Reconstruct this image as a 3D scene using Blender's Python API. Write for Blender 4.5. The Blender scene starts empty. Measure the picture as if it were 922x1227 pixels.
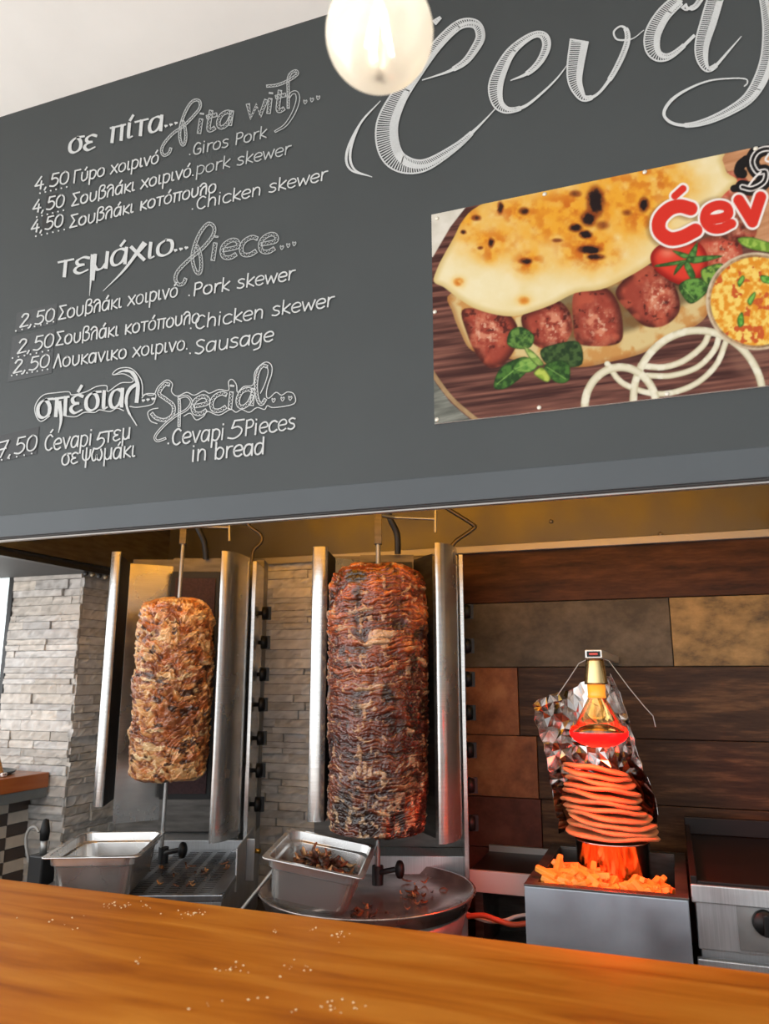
import bpy, bmesh, math, random
import numpy as np
from mathutils import Vector, Matrix

# ------------------------------------------------------------------ camera, world, light, exposure
SC = bpy.context.scene
COL = SC.collection
EYE = 1.55
YAW, PITCH, FPX = math.radians(19.9), math.radians(12.15), 922.0
cam_d = bpy.data.cameras.new('camera')
cam = bpy.data.objects.new('camera', cam_d)
COL.objects.link(cam)
cam.location = (0, 0, EYE)
cam.rotation_euler = (math.pi / 2 + PITCH, 0, YAW)
cam_d.sensor_fit = 'VERTICAL'
cam_d.sensor_height = 36.0
cam_d.lens = 36.0 * FPX / 1227.0
cam_d.clip_start = 0.02
cam_d.dof.use_dof = True
cam_d.dof.focus_distance = 1.75
cam_d.dof.aperture_fstop = 3.6
SC.camera = cam

w = bpy.data.worlds.new('daylight')
SC.world = w
w.use_nodes = True
nt = w.node_tree
nt.nodes.clear()
wo = nt.nodes.new('ShaderNodeOutputWorld')
wb = nt.nodes.new('ShaderNodeBackground')
wt = nt.nodes.new('ShaderNodeTexCoord')
ws = nt.nodes.new('ShaderNodeSeparateXYZ')
wr = nt.nodes.new('ShaderNodeValToRGB')
wm = nt.nodes.new('ShaderNodeMapRange')
wm.inputs[1].default_value = -1; wm.inputs[2].default_value = 1
nt.links.new(wt.outputs['Generated'], ws.inputs[0])
nt.links.new(ws.outputs['Z'], wm.inputs[0])
nt.links.new(wm.outputs[0], wr.inputs[0])
nt.links.new(wr.outputs[0], wb.inputs[0])
nt.links.new(wb.outputs[0], wo.inputs[0])
el = wr.color_ramp.elements
el[0].position = 0.0; el[0].color = (1.25, 1.22, 1.17, 1)
el[1].position = 1.0; el[1].color = (0.75, 0.88, 1.0, 1)
for p_, c_ in ((0.46, (0.86, 0.84, 0.81, 1)), (0.52, (0.92, 0.96, 1.0, 1)), (0.7, (0.95, 0.98, 1.0, 1))):
    e_ = el.new(p_); e_.color = c_
# the open street side (left and behind the viewer) is the brightest part of the surroundings
vd = nt.nodes.new('ShaderNodeVectorMath'); vd.operation = 'DOT_PRODUCT'; vd.inputs[1].default_value = (-0.80, -0.60, 0.05)
vm = nt.nodes.new('ShaderNodeMapRange'); vm.inputs[1].default_value = -0.3; vm.inputs[2].default_value = 1.0; vm.inputs[3].default_value = 0.70; vm.inputs[4].default_value = 4.2
nt.links.new(wt.outputs['Generated'], vd.inputs[0]); nt.links.new(vd.outputs['Value'], vm.inputs[0]); nt.links.new(vm.outputs[0], wb.inputs[1])

def area(name, loc, rot, sx, sy, power, color):
    l = bpy.data.lights.new(name, 'AREA'); l.shape = 'RECTANGLE'; l.size = sx; l.size_y = sy
    l.energy = power; l.color = color
    o = bpy.data.objects.new(name, l); COL.objects.link(o); o.location = loc; o.rotation_euler = rot
    return o
# warm strips hidden inside the extractor hood, behind the menu board
area('hood_strip_light', (-0.75, 2.12, 2.33), (math.radians(-86), 0, 0), 2.0, 0.06, 26.0, (1.0, 0.74, 0.20)).data.spread = math.radians(80)
area('hood_end_light', (0.55, 1.62, 2.34), (math.radians(-12), math.radians(8), 0), 0.5, 0.3, 2.0, (1.0, 0.66, 0.2))

SC.view_settings.view_transform = 'Standard'
SC.view_settings.look = 'None'
SC.view_settings.exposure = -0.1
SC.view_settings.gamma = 1.0
SC.view_settings.use_curve_mapping = False

# ------------------------------------------------------------------ helpers: where a line of sight meets a plane
cF = np.array([-math.sin(YAW) * math.cos(PITCH), math.cos(YAW) * math.cos(PITCH), math.sin(PITCH)])
cR = np.array([math.cos(YAW), math.sin(YAW), 0.0])
cU = np.cross(cR, cF)
cC = np.array([0, 0, EYE])
def ray(px, py): return cF + cR * (px - 461) / FPX - cU * (py - 613.5) / FPX
def atY(px, py, y): d = ray(px, py); return cC + d * (y / d[1])
def atX(px, py, x): d = ray(px, py); return cC + d * (x / d[0])
def atZ(px, py, z): d = ray(px, py); return cC + d * ((z - EYE) / d[2])
def proj(P):
    v = np.asarray(P) - cC; z = v @ cF
    return np.stack([461 + FPX * (v @ cR) / z, 613.5 - FPX * (v @ cU) / z], -1)

def lin(r, g, b):
    f = lambda c: (c / 255 / 12.92) if c / 255 <= 0.04045 else ((c / 255 + 0.055) / 1.055) ** 2.4
    return (f(r), f(g), f(b))
def linA(a):
    a = np.asarray(a, float) / 255
    return np.where(a <= 0.04045, a / 12.92, ((a + 0.055) / 1.055) ** 2.4)

# ------------------------------------------------------------------ numpy noise
def _h(ix, iy, iz):
    n = (ix.astype(np.uint32) * np.uint32(374761393) + iy.astype(np.uint32) * np.uint32(668265263) + iz.astype(np.uint32) * np.uint32(2246822519))
    n = (n ^ (n >> np.uint32(13))) * np.uint32(1274126177)
    n = n ^ (n >> np.uint32(16))
    return (n & np.uint32(0xffffff)).astype(float) / 0xffffff
def vnoise(x, y, z=0.0):
    x, y, z = np.broadcast_arrays(np.asarray(x, float), np.asarray(y, float), np.asarray(z, float))
    xi, yi, zi = [np.floor(q).astype(np.int64) for q in (x, y, z)]
    u, v, t = x - xi, y - yi, z - zi
    u, v, t = [q * q * (3 - 2 * q) for q in (u, v, t)]
    r = 0
    for a in (0, 1):
        for b in (0, 1):
            for c in (0, 1):
                r = r + _h(xi + a, yi + b, zi + c) * (u if a else 1 - u) * (v if b else 1 - v) * (t if c else 1 - t)
    return r
def fbm(x, y, z=0.0, o=4, g=0.5):
    s = 0; a = 1; n = 0
    for i in range(o):
        s = s + a * vnoise(np.asarray(x) * 2 ** i + 17.3 * i, np.asarray(y) * 2 ** i + 9.1 * i, np.asarray(z) * 2 ** i + 5.7 * i); n += a; a *= g
    return s / n
def sstep(a, b, x):
    t = np.clip((x - a) / (b - a), 0, 1); return t * t * (3 - 2 * t)
def mixc(c1, c2, t):
    t = np.asarray(t)[..., None]; return np.asarray(c1) * (1 - t) + np.asarray(c2) * t

# ------------------------------------------------------------------ materials
def nodes_of(name):
    m = bpy.data.materials.new(name); m.use_nodes = True
    n = m.node_tree; b = n.nodes['Principled BSDF']
    return m, n, b
def plain(name, rgb, rough=0.5, metal=0.0, spec=0.5, coat=0.0, noise=0.0, scale=30.0, bump=0.0, stretch=(1, 1, 1), trans=0.0, emit=None, estr=0.0):
    m, n, b = nodes_of(name)
    b.inputs['Base Color'].default_value = (*rgb, 1)
    b.inputs['Roughness'].default_value = rough; b.inputs['Metallic'].default_value = metal
    b.inputs['Specular IOR Level'].default_value = spec; b.inputs['Coat Weight'].default_value = coat
    b.inputs['Transmission Weight'].default_value = trans
    if emit: b.inputs['Emission Color'].default_value = (*emit, 1); b.inputs['Emission Strength'].default_value = estr
    if noise or bump:
        tc = n.nodes.new('ShaderNodeTexCoord'); mp = n.nodes.new('ShaderNodeMapping'); mp.inputs['Scale'].default_value = stretch
        nz = n.nodes.new('ShaderNodeTexNoise'); nz.inputs['Scale'].default_value = scale; nz.inputs['Detail'].default_value = 5
        n.links.new(tc.outputs['Object'], mp.inputs[0]); n.links.new(mp.outputs[0], nz.inputs['Vector'])
        if noise:
            r = n.nodes.new('ShaderNodeValToRGB')
            r.color_ramp.elements[0].position = 0.25; r.color_ramp.elements[1].position = 0.75
            r.color_ramp.elements[0].color = (*[c * (1 - noise) for c in rgb], 1)
            r.color_ramp.elements[1].color = (*[min(1, c * (1 + noise)) for c in rgb], 1)
            n.links.new(nz.outputs[0], r.inputs[0]); n.links.new(r.outputs[0], b.inputs['Base Color'])
        if bump:
            bp = n.nodes.new('ShaderNodeBump'); bp.inputs['Strength'].default_value = bump; bp.inputs['Distance'].default_value = 0.003
            n.links.new(nz.outputs[0], bp.inputs['Height']); n.links.new(bp.outputs[0], b.inputs['Normal'])
    return m
def attr_mat(name, rough=0.6, spec=0.4, bump=0.0, scale=200.0, coat=0.0, stretch=(1, 1, 1), sss=0.0):
    m, n, b = nodes_of(name)
    a = n.nodes.new('ShaderNodeAttribute'); a.attribute_name = 'tint'
    n.links.new(a.outputs['Color'], b.inputs['Base Color'])
    b.inputs['Roughness'].default_value = rough; b.inputs['Specular IOR Level'].default_value = spec; b.inputs['Coat Weight'].default_value = coat
    if bump:
        tc = n.nodes.new('ShaderNodeTexCoord'); mp = n.nodes.new('ShaderNodeMapping'); mp.inputs['Scale'].default_value = stretch
        nz = n.nodes.new('ShaderNodeTexNoise'); nz.inputs['Scale'].default_value = scale; nz.inputs['Detail'].default_value = 4
        bp = n.nodes.new('ShaderNodeBump'); bp.inputs['Strength'].default_value = bump; bp.inputs['Distance'].default_value = 0.002
        n.links.new(tc.outputs['Object'], mp.inputs[0]); n.links.new(mp.outputs[0], nz.inputs['Vector'])
        n.links.new(nz.outputs[0], bp.inputs['Height']); n.links.new(bp.outputs[0], b.inputs['Normal'])
    return m
def brushed(name, rgb, rough=0.3, stretch=(4, 4, 200), amt=0.12):
    m, n, b = nodes_of(name)
    b.inputs['Metallic'].default_value = 0.86
    tc = n.nodes.new('ShaderNodeTexCoord'); mp = n.nodes.new('ShaderNodeMapping'); mp.inputs['Scale'].default_value = stretch
    nz = n.nodes.new('ShaderNodeTexNoise'); nz.inputs['Scale'].default_value = 3; nz.inputs['Detail'].default_value = 6
    n.links.new(tc.outputs['Object'], mp.inputs[0]); n.links.new(mp.outputs[0], nz.inputs['Vector'])
    n2 = n.nodes.new('ShaderNodeTexNoise'); n2.inputs['Scale'].default_value = 9; n2.inputs['Detail'].default_value = 6
    n.links.new(tc.outputs['Object'], n2.inputs['Vector'])
    r = n.nodes.new('ShaderNodeValToRGB')
    r.color_ramp.elements[0].position = 0.3; r.color_ramp.elements[1].position = 0.7
    r.color_ramp.elements[0].color = (*[c * (1 - amt) for c in rgb], 1); r.color_ramp.elements[1].color = (*[min(1, c * (1 + amt)) for c in rgb], 1)
    n.links.new(nz.outputs[0], r.inputs[0]); n.links.new(r.outputs[0], b.inputs['Base Color'])
    mr = n.nodes.new('ShaderNodeMapRange'); mr.inputs[1].default_value = 0.3; mr.inputs[2].default_value = 0.7
    mr.inputs[3].default_value = rough * 0.75; mr.inputs[4].default_value = rough * 1.3
    n.links.new(n2.outputs[0], mr.inputs[0]); n.links.new(mr.outputs[0], b.inputs['Roughness'])
    return m
def wood(name, dark, mid, light, scale=(1.2, 9, 9), rough=0.25, coat=0.4):
    m, n, b = nodes_of(name)
    tc = n.nodes.new('ShaderNodeTexCoord'); mp = n.nodes.new('ShaderNodeMapping'); mp.inputs['Scale'].default_value = scale
    nz = n.nodes.new('ShaderNodeTexNoise'); nz.inputs['Scale'].default_value = 2.2; nz.inputs['Detail'].default_value = 8; nz.inputs['Distortion'].default_value = 0.8
    n.links.new(tc.outputs['Object'], mp.inputs[0]); n.links.new(mp.outputs[0], nz.inputs['Vector'])
    r = n.nodes.new('ShaderNodeValToRGB'); e = r.color_ramp.elements
    e[0].position = 0.28; e[0].color = (*dark, 1); e[1].position = 0.72; e[1].color = (*light, 1)
    k = e.new(0.48); k.color = (*mid, 1)
    n.links.new(nz.outputs[0], r.inputs[0]); n.links.new(r.outputs[0], b.inputs['Base Color'])
    b.inputs['Roughness'].default_value = rough; b.inputs['Coat Weight'].default_value = coat; b.inputs['Coat Roughness'].default_value = 0.12
    return m
def tile_mat(name, c1, c2, c3, scale=(3, 3, 7), rough=0.45):
    m, n, b = nodes_of(name)
    tc = n.nodes.new('ShaderNodeTexCoord'); mp = n.nodes.new('ShaderNodeMapping'); mp.inputs['Scale'].default_value = scale
    nz = n.nodes.new('ShaderNodeTexNoise'); nz.inputs['Scale'].default_value = 3.5; nz.inputs['Detail'].default_value = 9; nz.inputs['Roughness'].default_value = 0.68
    n.links.new(tc.outputs['Object'], mp.inputs[0]); n.links.new(mp.outputs[0], nz.inputs['Vector'])
    r = n.nodes.new('ShaderNodeValToRGB'); e = r.color_ramp.elements
    e[0].position = 0.36; e[0].color = (*c1, 1); e[1].position = 0.68; e[1].color = (*c3, 1); k = e.new(0.5); k.color = (*c2, 1)
    n.links.new(nz.outputs[0], r.inputs[0]); n.links.new(r.outputs[0], b.inputs['Base Color'])
    b.inputs['Roughness'].default_value = rough; b.inputs['Specular IOR Level'].default_value = 0.15
    return m

M = {}
M['slate'] = plain('slate_paint', lin(54, 58, 59), 0.55, spec=0.35, noise=0.10, scale=2.6, bump=0.02)
M['slate_low'] = plain('slate_paint_valance', lin(64, 69, 73), 0.5, spec=0.4, noise=0.08, scale=5)
M['patch_dark'] = plain('fresh_black_paint', lin(26, 27, 29), 0.5)
M['patch_mid'] = plain('repainted_grey', lin(50, 53, 55), 0.5)
M['chalk'] = plain('chalk_paint', lin(180, 182, 182), 0.8, spec=0.1, noise=0.08, scale=300)
M['chalk_soft'] = plain('chalk_pencil', lin(158, 161, 161), 0.8, spec=0.1, noise=0.15, scale=300)
M['ceiling'] = plain('ceiling_plaster', lin(246, 244, 241), 0.9, spec=0.1, noise=0.03, scale=6, bump=0.1)
M['wall_paint'] = plain('wall_paint', lin(225, 222, 216), 0.9, spec=0.1)
M['floor'] = plain('floor_tile', lin(214, 208, 198), 0.4, noise=0.1, scale=4)
M['steel'] = brushed('brushed_steel', lin(190, 190, 188), 0.24)
M['steel_h'] = brushed('brushed_steel_across', lin(182, 183, 184), 0.46, (200, 4, 4))
M['steel_box'] = brushed('cool_brushed_steel', lin(160, 166, 174), 0.46, (8, 8, 8), 0.05)
M['steel_soft'] = brushed('satin_steel', lin(160, 160, 158), 0.42, (6, 6, 6))
M['steel_dark'] = brushed('stained_steel', lin(96, 92, 88), 0.38, (5, 5, 30), 0.3)
M['steel_hood'] = brushed('hood_steel', lin(84, 81, 75), 0.4, (3, 3, 3), 0.07)
M['pan'] = brushed('pan_steel', lin(200, 198, 195), 0.24, (6, 6, 6), 0.05)
M['black_in'] = plain('matte_black', lin(18, 16, 16), 0.6, noise=0.3, scale=14)
M['rubber'] = plain('black_rubber', lin(20, 20, 22), 0.45)
M['knob'] = plain('black_bakelite', lin(15, 15, 16), 0.5, spec=0.3)
M['mesh'] = plain('burner_ceramic', lin(62, 40, 42), 0.8, noise=0.35, scale=160, bump=0.5)
M['brass'] = plain('brass', lin(190, 150, 70), 0.3, metal=1)
M['copper'] = plain('gas_pipe_metal', lin(86, 78, 70), 0.35, metal=0.8)
M['counter'] = wood('varnished_pine', lin(146, 74, 16), lin(182, 104, 28), lin(202, 128, 46), rough=0.5, coat=0.0)
M['counter'].node_tree.nodes['Principled BSDF'].inputs['Specular IOR Level'].default_value = 0.10
M['plywood'] = wood('plywood', lin(196, 140, 60), lin(214, 162, 78), lin(226, 180, 98), (1.2, 6, 6), 0.6, 0.0)
M['shelf_wood'] = wood('shelf_pine', lin(140, 70, 26), lin(176, 96, 40), lin(196, 120, 62), (9, 1.2, 9), 0.35, 0.3)
M['gunmetal'] = plain('grey_bracket', lin(112, 120, 124), 0.45, noise=0.08, scale=20)
M['tray_dirty'] = brushed('greasy_steel', lin(172, 160, 154), 0.24, (7, 7, 7), 0.35)
M['drip'] = brushed('drip_steel', lin(140, 142, 146), 0.3, (20, 5, 5), 0.2)
M['hood_black'] = plain('dark_soffit', lin(58, 60, 62), 0.6, noise=0.12, scale=6)
M['rail'] = plain('aluminium_lip', lin(150, 146, 142), 0.45, metal=0.7)
M['dark_edge'] = plain('dark_board_edge', lin(38, 36, 36), 0.6)
M['griddle'] = plain('seasoned_iron', lin(26, 17, 15), 0.4, noise=0.3, scale=20, spec=0.22)
M['white_enamel'] = plain('white_enamel', lin(176, 168, 164), 0.4)
M['cable_red'] = plain('orange_gas_hose', lin(206, 90, 60), 0.5)
M['cable_pale'] = plain('pale_cable', lin(222, 205, 200), 0.5)
M['cable_grey'] = plain('grey_cable', lin(140, 138, 134), 0.45)
M['bowl'] = plain('polished_bowl', lin(214, 205, 190), 0.16, metal=1)
M['foil'] = plain('crinkled_foil', lin(178, 172, 168), 0.15, metal=1)
M['pita'] = plain('pita_bread', lin(196, 124, 78), 0.75, noise=0.25, scale=30, bump=0.35)
M['fry'] = plain('fried_potato', lin(232, 150, 56), 0.55, noise=0.14, scale=40, bump=0.15)
M['meat'] = attr_mat('roast_meat', 0.30, 0.6, bump=0.35, scale=160, coat=0.25)
M['scrap'] = attr_mat('meat_scrap', 0.42, 0.5, bump=0.3, scale=220)
M['stone'] = attr_mat('stone_cladding', 0.85, 0.2, bump=0.8, scale=70, stretch=(1, 1, 2.6))
M['print'] = attr_mat('printed_banner', 0.5, 0.12)
M['check_dark'] = plain('brown_mosaic', lin(78, 66, 60), 0.4, noise=0.15, scale=30)
M['check_light'] = plain('beige_mosaic', lin(214, 204, 190), 0.4, noise=0.08, scale=30)
M['grout'] = plain('grout', lin(60, 56, 52), 0.9)
M['win_frame'] = plain('black_window_frame', lin(22, 23, 25), 0.4)
M['bracket_white'] = plain('white_bracket', lin(214, 210, 205), 0.4)
M['lamp_white'] = plain('silver_switch_frame', lin(200, 196, 190), 0.3, metal=0.6)
M['rocker'] = plain('lit_red_rocker', lin(120, 16, 12), 0.3, emit=(1, 0.1, 0.06), estr=0.5)
M['lamp_red'] = plain('glowing_red_lens', lin(220, 16, 10), 0.25, emit=(1.0, 0.003, 0.003), estr=4.5)
M['lamp_collar'] = plain('lamp_collar', lin(196, 170, 120), 0.22, metal=1)
M['lamp_neck'] = plain('amber_neck', lin(240, 150, 40), 0.3, emit=(1.0, 0.35, 0.04), estr=0.6)
M['crumb'] = plain('bread_crumb', lin(240, 214, 170), 0.8)
M['screw'] = plain('screw_cap', lin(206, 200, 186), 0.35, metal=0.3)
M['screw_dark'] = plain('dull_screw', lin(120, 108, 88), 0.4, metal=0.6)
M['herb'] = plain('pale_handle', lin(176, 128, 70), 0.5)
M['maroon'] = plain('maroon_dot', lin(70, 30, 40), 0.4)
M['white_plastic'] = plain('white_plastic', lin(235, 230, 228), 0.35)
M['slate_plate'] = plain('dark_plate', lin(66, 82, 86), 0.25)
T_ROW1 = tile_mat('tile_red_brown', lin(42, 22, 14), lin(62, 34, 20), lin(84, 50, 30), (2, 2, 12))
T_GREY = tile_mat('tile_grey_brown', lin(66, 58, 48), lin(82, 72, 60), lin(100, 90, 76), (3, 3, 4))
T_TAN = tile_mat('tile_weathered_tan', lin(80, 66, 48), lin(122, 100, 66), lin(152, 124, 82), (3, 3, 5))
T_RUST = tile_mat('tile_rust', lin(104, 62, 42), lin(134, 84, 56), lin(160, 108, 74), (3, 3, 3))
T_DARK = tile_mat('tile_dark_wood', lin(44, 28, 17), lin(60, 40, 26), lin(98, 70, 46), (1.6, 1.6, 14))
T_MAR = tile_mat('tile_maroon', lin(70, 38, 30), lin(88, 48, 38), lin(104, 60, 48), (3, 3, 4))

# glass
def glass_mat(name, tint, gloss=0.12, milky=0.0):
    m = bpy.data.materials.new(name); m.use_nodes = True; n = m.node_tree; n.nodes.clear()
    o = n.nodes.new('ShaderNodeOutputMaterial'); t = n.nodes.new('ShaderNodeBsdfTransparent'); t.inputs[0].default_value = (*tint, 1)
    g = n.nodes.new('ShaderNodeBsdfGlossy'); g.inputs['Roughness'].default_value = 0.05
    f = n.nodes.new('ShaderNodeLayerWeight'); f.inputs[0].default_value = 0.35
    mx = n.nodes.new('ShaderNodeMixShader')
    mul = n.nodes.new('ShaderNodeMath'); mul.operation = 'MULTIPLY_ADD'; mul.inputs[1].default_value = 0.6; mul.inputs[2].default_value = gloss
    n.links.new(f.outputs['Facing'], mul.inputs[0]); n.links.new(mul.outputs[0], mx.inputs[0])
    n.links.new(t.outputs[0], mx.inputs[1]); n.links.new(g.outputs[0], mx.inputs[2])
    last = mx
    if milky:
        d = n.nodes.new('ShaderNodeBsdfTranslucent'); d.inputs[0].default_value = (1, 0.97, 0.92, 1)
        d2 = n.nodes.new('ShaderNodeBsdfDiffuse'); d2.inputs[0].default_value = (1, 0.97, 0.9, 1)
        ad = n.nodes.new('ShaderNodeMixShader'); ad.inputs[0].default_value = 0.5
        n.links.new(d.outputs[0], ad.inputs[1]); n.links.new(d2.outputs[0], ad.inputs[2])
        m2 = n.nodes.new('ShaderNodeMixShader'); m2.inputs[0].default_value = milky
        n.links.new(mx.outputs[0], m2.inputs[1]); n.links.new(ad.outputs[0], m2.inputs[2]); last = m2
    n.links.new(last.outputs[0], o.inputs[0])
    return m
M['pane'] = glass_mat('window_glass', (0.96, 0.98, 0.97), 0.04)
M['bulb_glass'] = glass_mat('pearly_bulb_glass', (1.0, 0.97, 0.92), 0.10, 0.40)
M['lamp_glass'] = glass_mat('amber_lamp_glass', (1.0, 0.80, 0.50), 0.16)
M['filament'] = plain('lit_filament', (1, 0.9, 0.7), 0.5, emit=(1.0, 0.86, 0.62), estr=18)

# ------------------------------------------------------------------ mesh builder
class MB:
    def __init__(s): s.v = []; s.f = []; s.m = []; s.sm = []; s.c = None
    def add(s, vs, fs, mi=0, smooth=False):
        b = len(s.v); s.v.extend([tuple(map(float, q)) for q in vs])
        for q in fs: s.f.append(tuple(i + b for i in q)); s.m.append(mi); s.sm.append(smooth)
    def box(s, lo, hi, mi=0, mat=None):
        x0, y0, z0 = lo; x1, y1, z1 = hi
        vs = [(x0, y0, z0), (x1, y0, z0), (x1, y1, z0), (x0, y1, z0), (x0, y0, z1), (x1, y0, z1), (x1, y1, z1), (x0, y1, z1)]
        if mat is not None: vs = [tuple(mat @ Vector(q)) for q in vs]
        s.add(vs, [(0, 3, 2, 1), (4, 5, 6, 7), (0, 1, 5, 4), (1, 2, 6, 5), (2, 3, 7, 6), (3, 0, 4, 7)], mi)
    def tube(s, pts, r, n=8, mi=0, cap=True):
        P = [Vector(q) for q in pts]; rs = r if isinstance(r, (list, tuple)) else [r] * len(P)
        up = Vector((0, 0, 1)); rings = []; prev = None
        for i, p in enumerate(P):
            t = (P[min(i + 1, len(P) - 1)] - P[max(i - 1, 0)]).normalized()
            a = (prev - t * prev.dot(t)) if prev is not None else (up.cross(t) if abs(t.dot(up)) < 0.95 else Vector((1, 0, 0)).cross(t))
            a.normalize(); prev = a; b = t.cross(a)
            rings.append([p + (a * math.cos(2 * math.pi * k / n) + b * math.sin(2 * math.pi * k / n)) * rs[i] for k in range(n)])
        vs = [q for g in rings for q in g]; fs = []
        for i in range(len(P) - 1):
            for k in range(n):
                fs.append((i * n + k, i * n + (k + 1) % n, (i + 1) * n + (k + 1) % n, (i + 1) * n + k))
        s.add(vs, fs, mi, True)
        if cap: s.add(rings[0], [tuple(range(n))[::-1]], mi); s.add(rings[-1], [tuple(range(n))], mi)
    def lathe(s, prof, c=(0, 0, 0), n=32, mi=0, smooth=True, axis=None):
        vs = []; fs = []
        for (r, z) in prof:
            for k in range(n):
                a = 2 * math.pi * k / n; q = Vector((r * math.cos(a), r * math.sin(a), z))
                if axis is not None: q = axis @ q
                vs.append((q[0] + c[0], q[1] + c[1], q[2] + c[2]))
        for i in range(len(prof) - 1):
            for k in range(n): fs.append((i * n + k, i * n + (k + 1) % n, (i + 1) * n + (k + 1) % n, (i + 1) * n + k))
        if prof[0][0] > 1e-6: fs.append(tuple(range(n))[::-1])
        if prof[-1][0] > 1e-6: fs.append(tuple((len(prof) - 1) * n + k for k in range(n)))
        s.add(vs, fs, mi, smooth)
    def prism(s, poly, z0, z1, mi=0, smooth=False):
        n = len(poly); z0s = z0 if hasattr(z0, '__len__') else [z0] * n; z1s = z1 if hasattr(z1, '__len__') else [z1] * n
        vs = [(x, y, z0s[i]) for i, (x, y) in enumerate(poly)] + [(x, y, z1s[i]) for i, (x, y) in enumerate(poly)]
        s.add(vs, [tuple(range(n))[::-1], tuple(range(n, 2 * n))], mi)
        s.add(vs, [(i, (i + 1) % n, n + (i + 1) % n, n + i) for i in range(n)], mi, smooth)
    def sheet(s, line, z0, z1, th=0.0015, mi=0, smooth=False):
        n = len(line); P = [Vector((x, y)) for x, y in line]; off = []
        for i in range(n):
            t = (P[min(i + 1, n - 1)] - P[max(i - 1, 0)]).normalized(); off.append(P[i] + Vector((-t.y, t.x)) * th)
        z0s = list(z0) if hasattr(z0, '__len__') else [z0] * n; z1s = list(z1) if hasattr(z1, '__len__') else [z1] * n
        s.prism([tuple(q) for q in P] + [tuple(q) for q in off[::-1]], z0s + z0s[::-1], z1s + z1s[::-1], mi, smooth)
    def build(s, name, mat, parent=None, world=True, bevel=0.0, colors=None, seg=2):
        me = bpy.data.meshes.new(name)
        vs = s.v
        if parent is not None and world:
            inv = root_matrix(parent).inverted(); vs = [tuple(inv @ Vector(q)) for q in vs]
        me.from_pydata(vs, [], s.f)
        for mm in (mat if isinstance(mat, list) else [mat]): me.materials.append(M[mm] if isinstance(mm, str) else mm)
        me.polygons.foreach_set('material_index', s.m); me.polygons.foreach_set('use_smooth', s.sm)
        if colors is not None:
            ca = me.color_attributes.new('tint', 'FLOAT_COLOR', 'POINT')
            c4 = np.ones((len(vs), 4), np.float32); c4[:, :3] = colors; ca.data.foreach_set('color', c4.ravel())
        me.validate(); me.update()
        o = bpy.data.objects.new(name, me); COL.objects.link(o)
        if parent is not None: o.parent = parent
        if bevel:
            b = o.modifiers.new('soft_edges', 'BEVEL'); b.width = bevel; b.segments = seg; b.limit_method = 'ANGLE'; b.angle_limit = math.radians(40)
        return o
def root_matrix(o):
    mt = Matrix.Translation(o.location) @ o.rotation_euler.to_matrix().to_4x4()
    return root_matrix(o.parent) @ mt if o.parent else mt
def grid_faces(nu, nv, wrap=False):
    i = np.arange(nv - 1)[:, None]; k = np.arange(nu if wrap else nu - 1)[None, :]
    k2 = (k + 1) % nu
    return np.stack([i * nu + k, i * nu + k2, (i + 1) * nu + k2, (i + 1) * nu + k], -1).reshape(-1, 4)
def grid_obj(name, V, nu, nv, mat, parent=None, colors=None, wrap=False, smooth=True, caps=False):
    F = grid_faces(nu, nv, wrap)
    b = MB(); V = np.asarray(V)
    b.v = [tuple(q) for q in V.tolist()]; b.f = [tuple(q) for q in F.tolist()]
    if caps: b.f.append(tuple(range(nu))[::-1]); b.f.append(tuple((nv - 1) * nu + k for k in range(nu)))
    b.m = [0] * len(b.f); b.sm = [smooth] * len(b.f)
    return b.build(name, mat, parent, colors=colors)
def tag(o, label, cat, group=None, kind=None):
    o['label'] = label; o['category'] = cat
    if group: o['group'] = group
    if kind: o['kind'] = kind
    return o
def thing(name, label, cat, loc=(0, 0, 0), rz=0.0, group=None):
    o = bpy.data.objects.new(name, None); COL.objects.link(o); o.empty_display_size = 0.05
    o.location = loc; o.rotation_euler = (0, 0, rz)
    return tag(o, label, cat, group)
def structure(o): o['kind'] = 'structure'; return o
def plab(o, label): o['label'] = label; return o
def dup(o, parent=None):
    c = o.copy(); COL.objects.link(c)
    if parent is not None: c.parent = parent
    for ch in list(o.children): dup(ch, c)
    return c
def smooth_line(P, n=6, closed=False):
    P = [np.array(q, float) for q in P]
    if len(P) < 3: return P
    out = []
    for i in range(len(P) - 1):
        p0 = P[i - 1] if i else (P[-2] if closed else 2 * P[0] - P[1]); p1 = P[i]; p2 = P[i + 1]
        p3 = P[i + 2] if i + 2 < len(P) else (P[1] if closed else 2 * P[-1] - P[-2])
        for k in range(n):
            t = k / n
            out.append(0.5 * (2 * p1 + (p2 - p0) * t + (2 * p0 - 5 * p1 + 4 * p2 - p3) * t * t + (3 * p1 - p0 - 3 * p2 + p3) * t ** 3))
    out.append(P[-1]); return out
RNG = np.random.default_rng(7)
random.seed(5)

# ------------------------------------------------------------------ the room
YB = 1.35                     # face of the menu board
ZB = 1.868                    # its lower edge
CEIL = 3.035
b = MB(); b.box((-3.6, -2.4, -0.02), (1.6, 2.4, 0.0)); structure(b.build('floor', 'floor'))
b = MB(); b.box((-3.6, -1.6, CEIL), (1.6, 2.4, CEIL + 0.1)); structure(b.build('ceiling', 'ceiling'))
b = MB(); b.box((1.5, 1.3, 0.0), (1.6, 2.4, CEIL)); structure(b.build('wall_right', 'wall_paint'))

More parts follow.
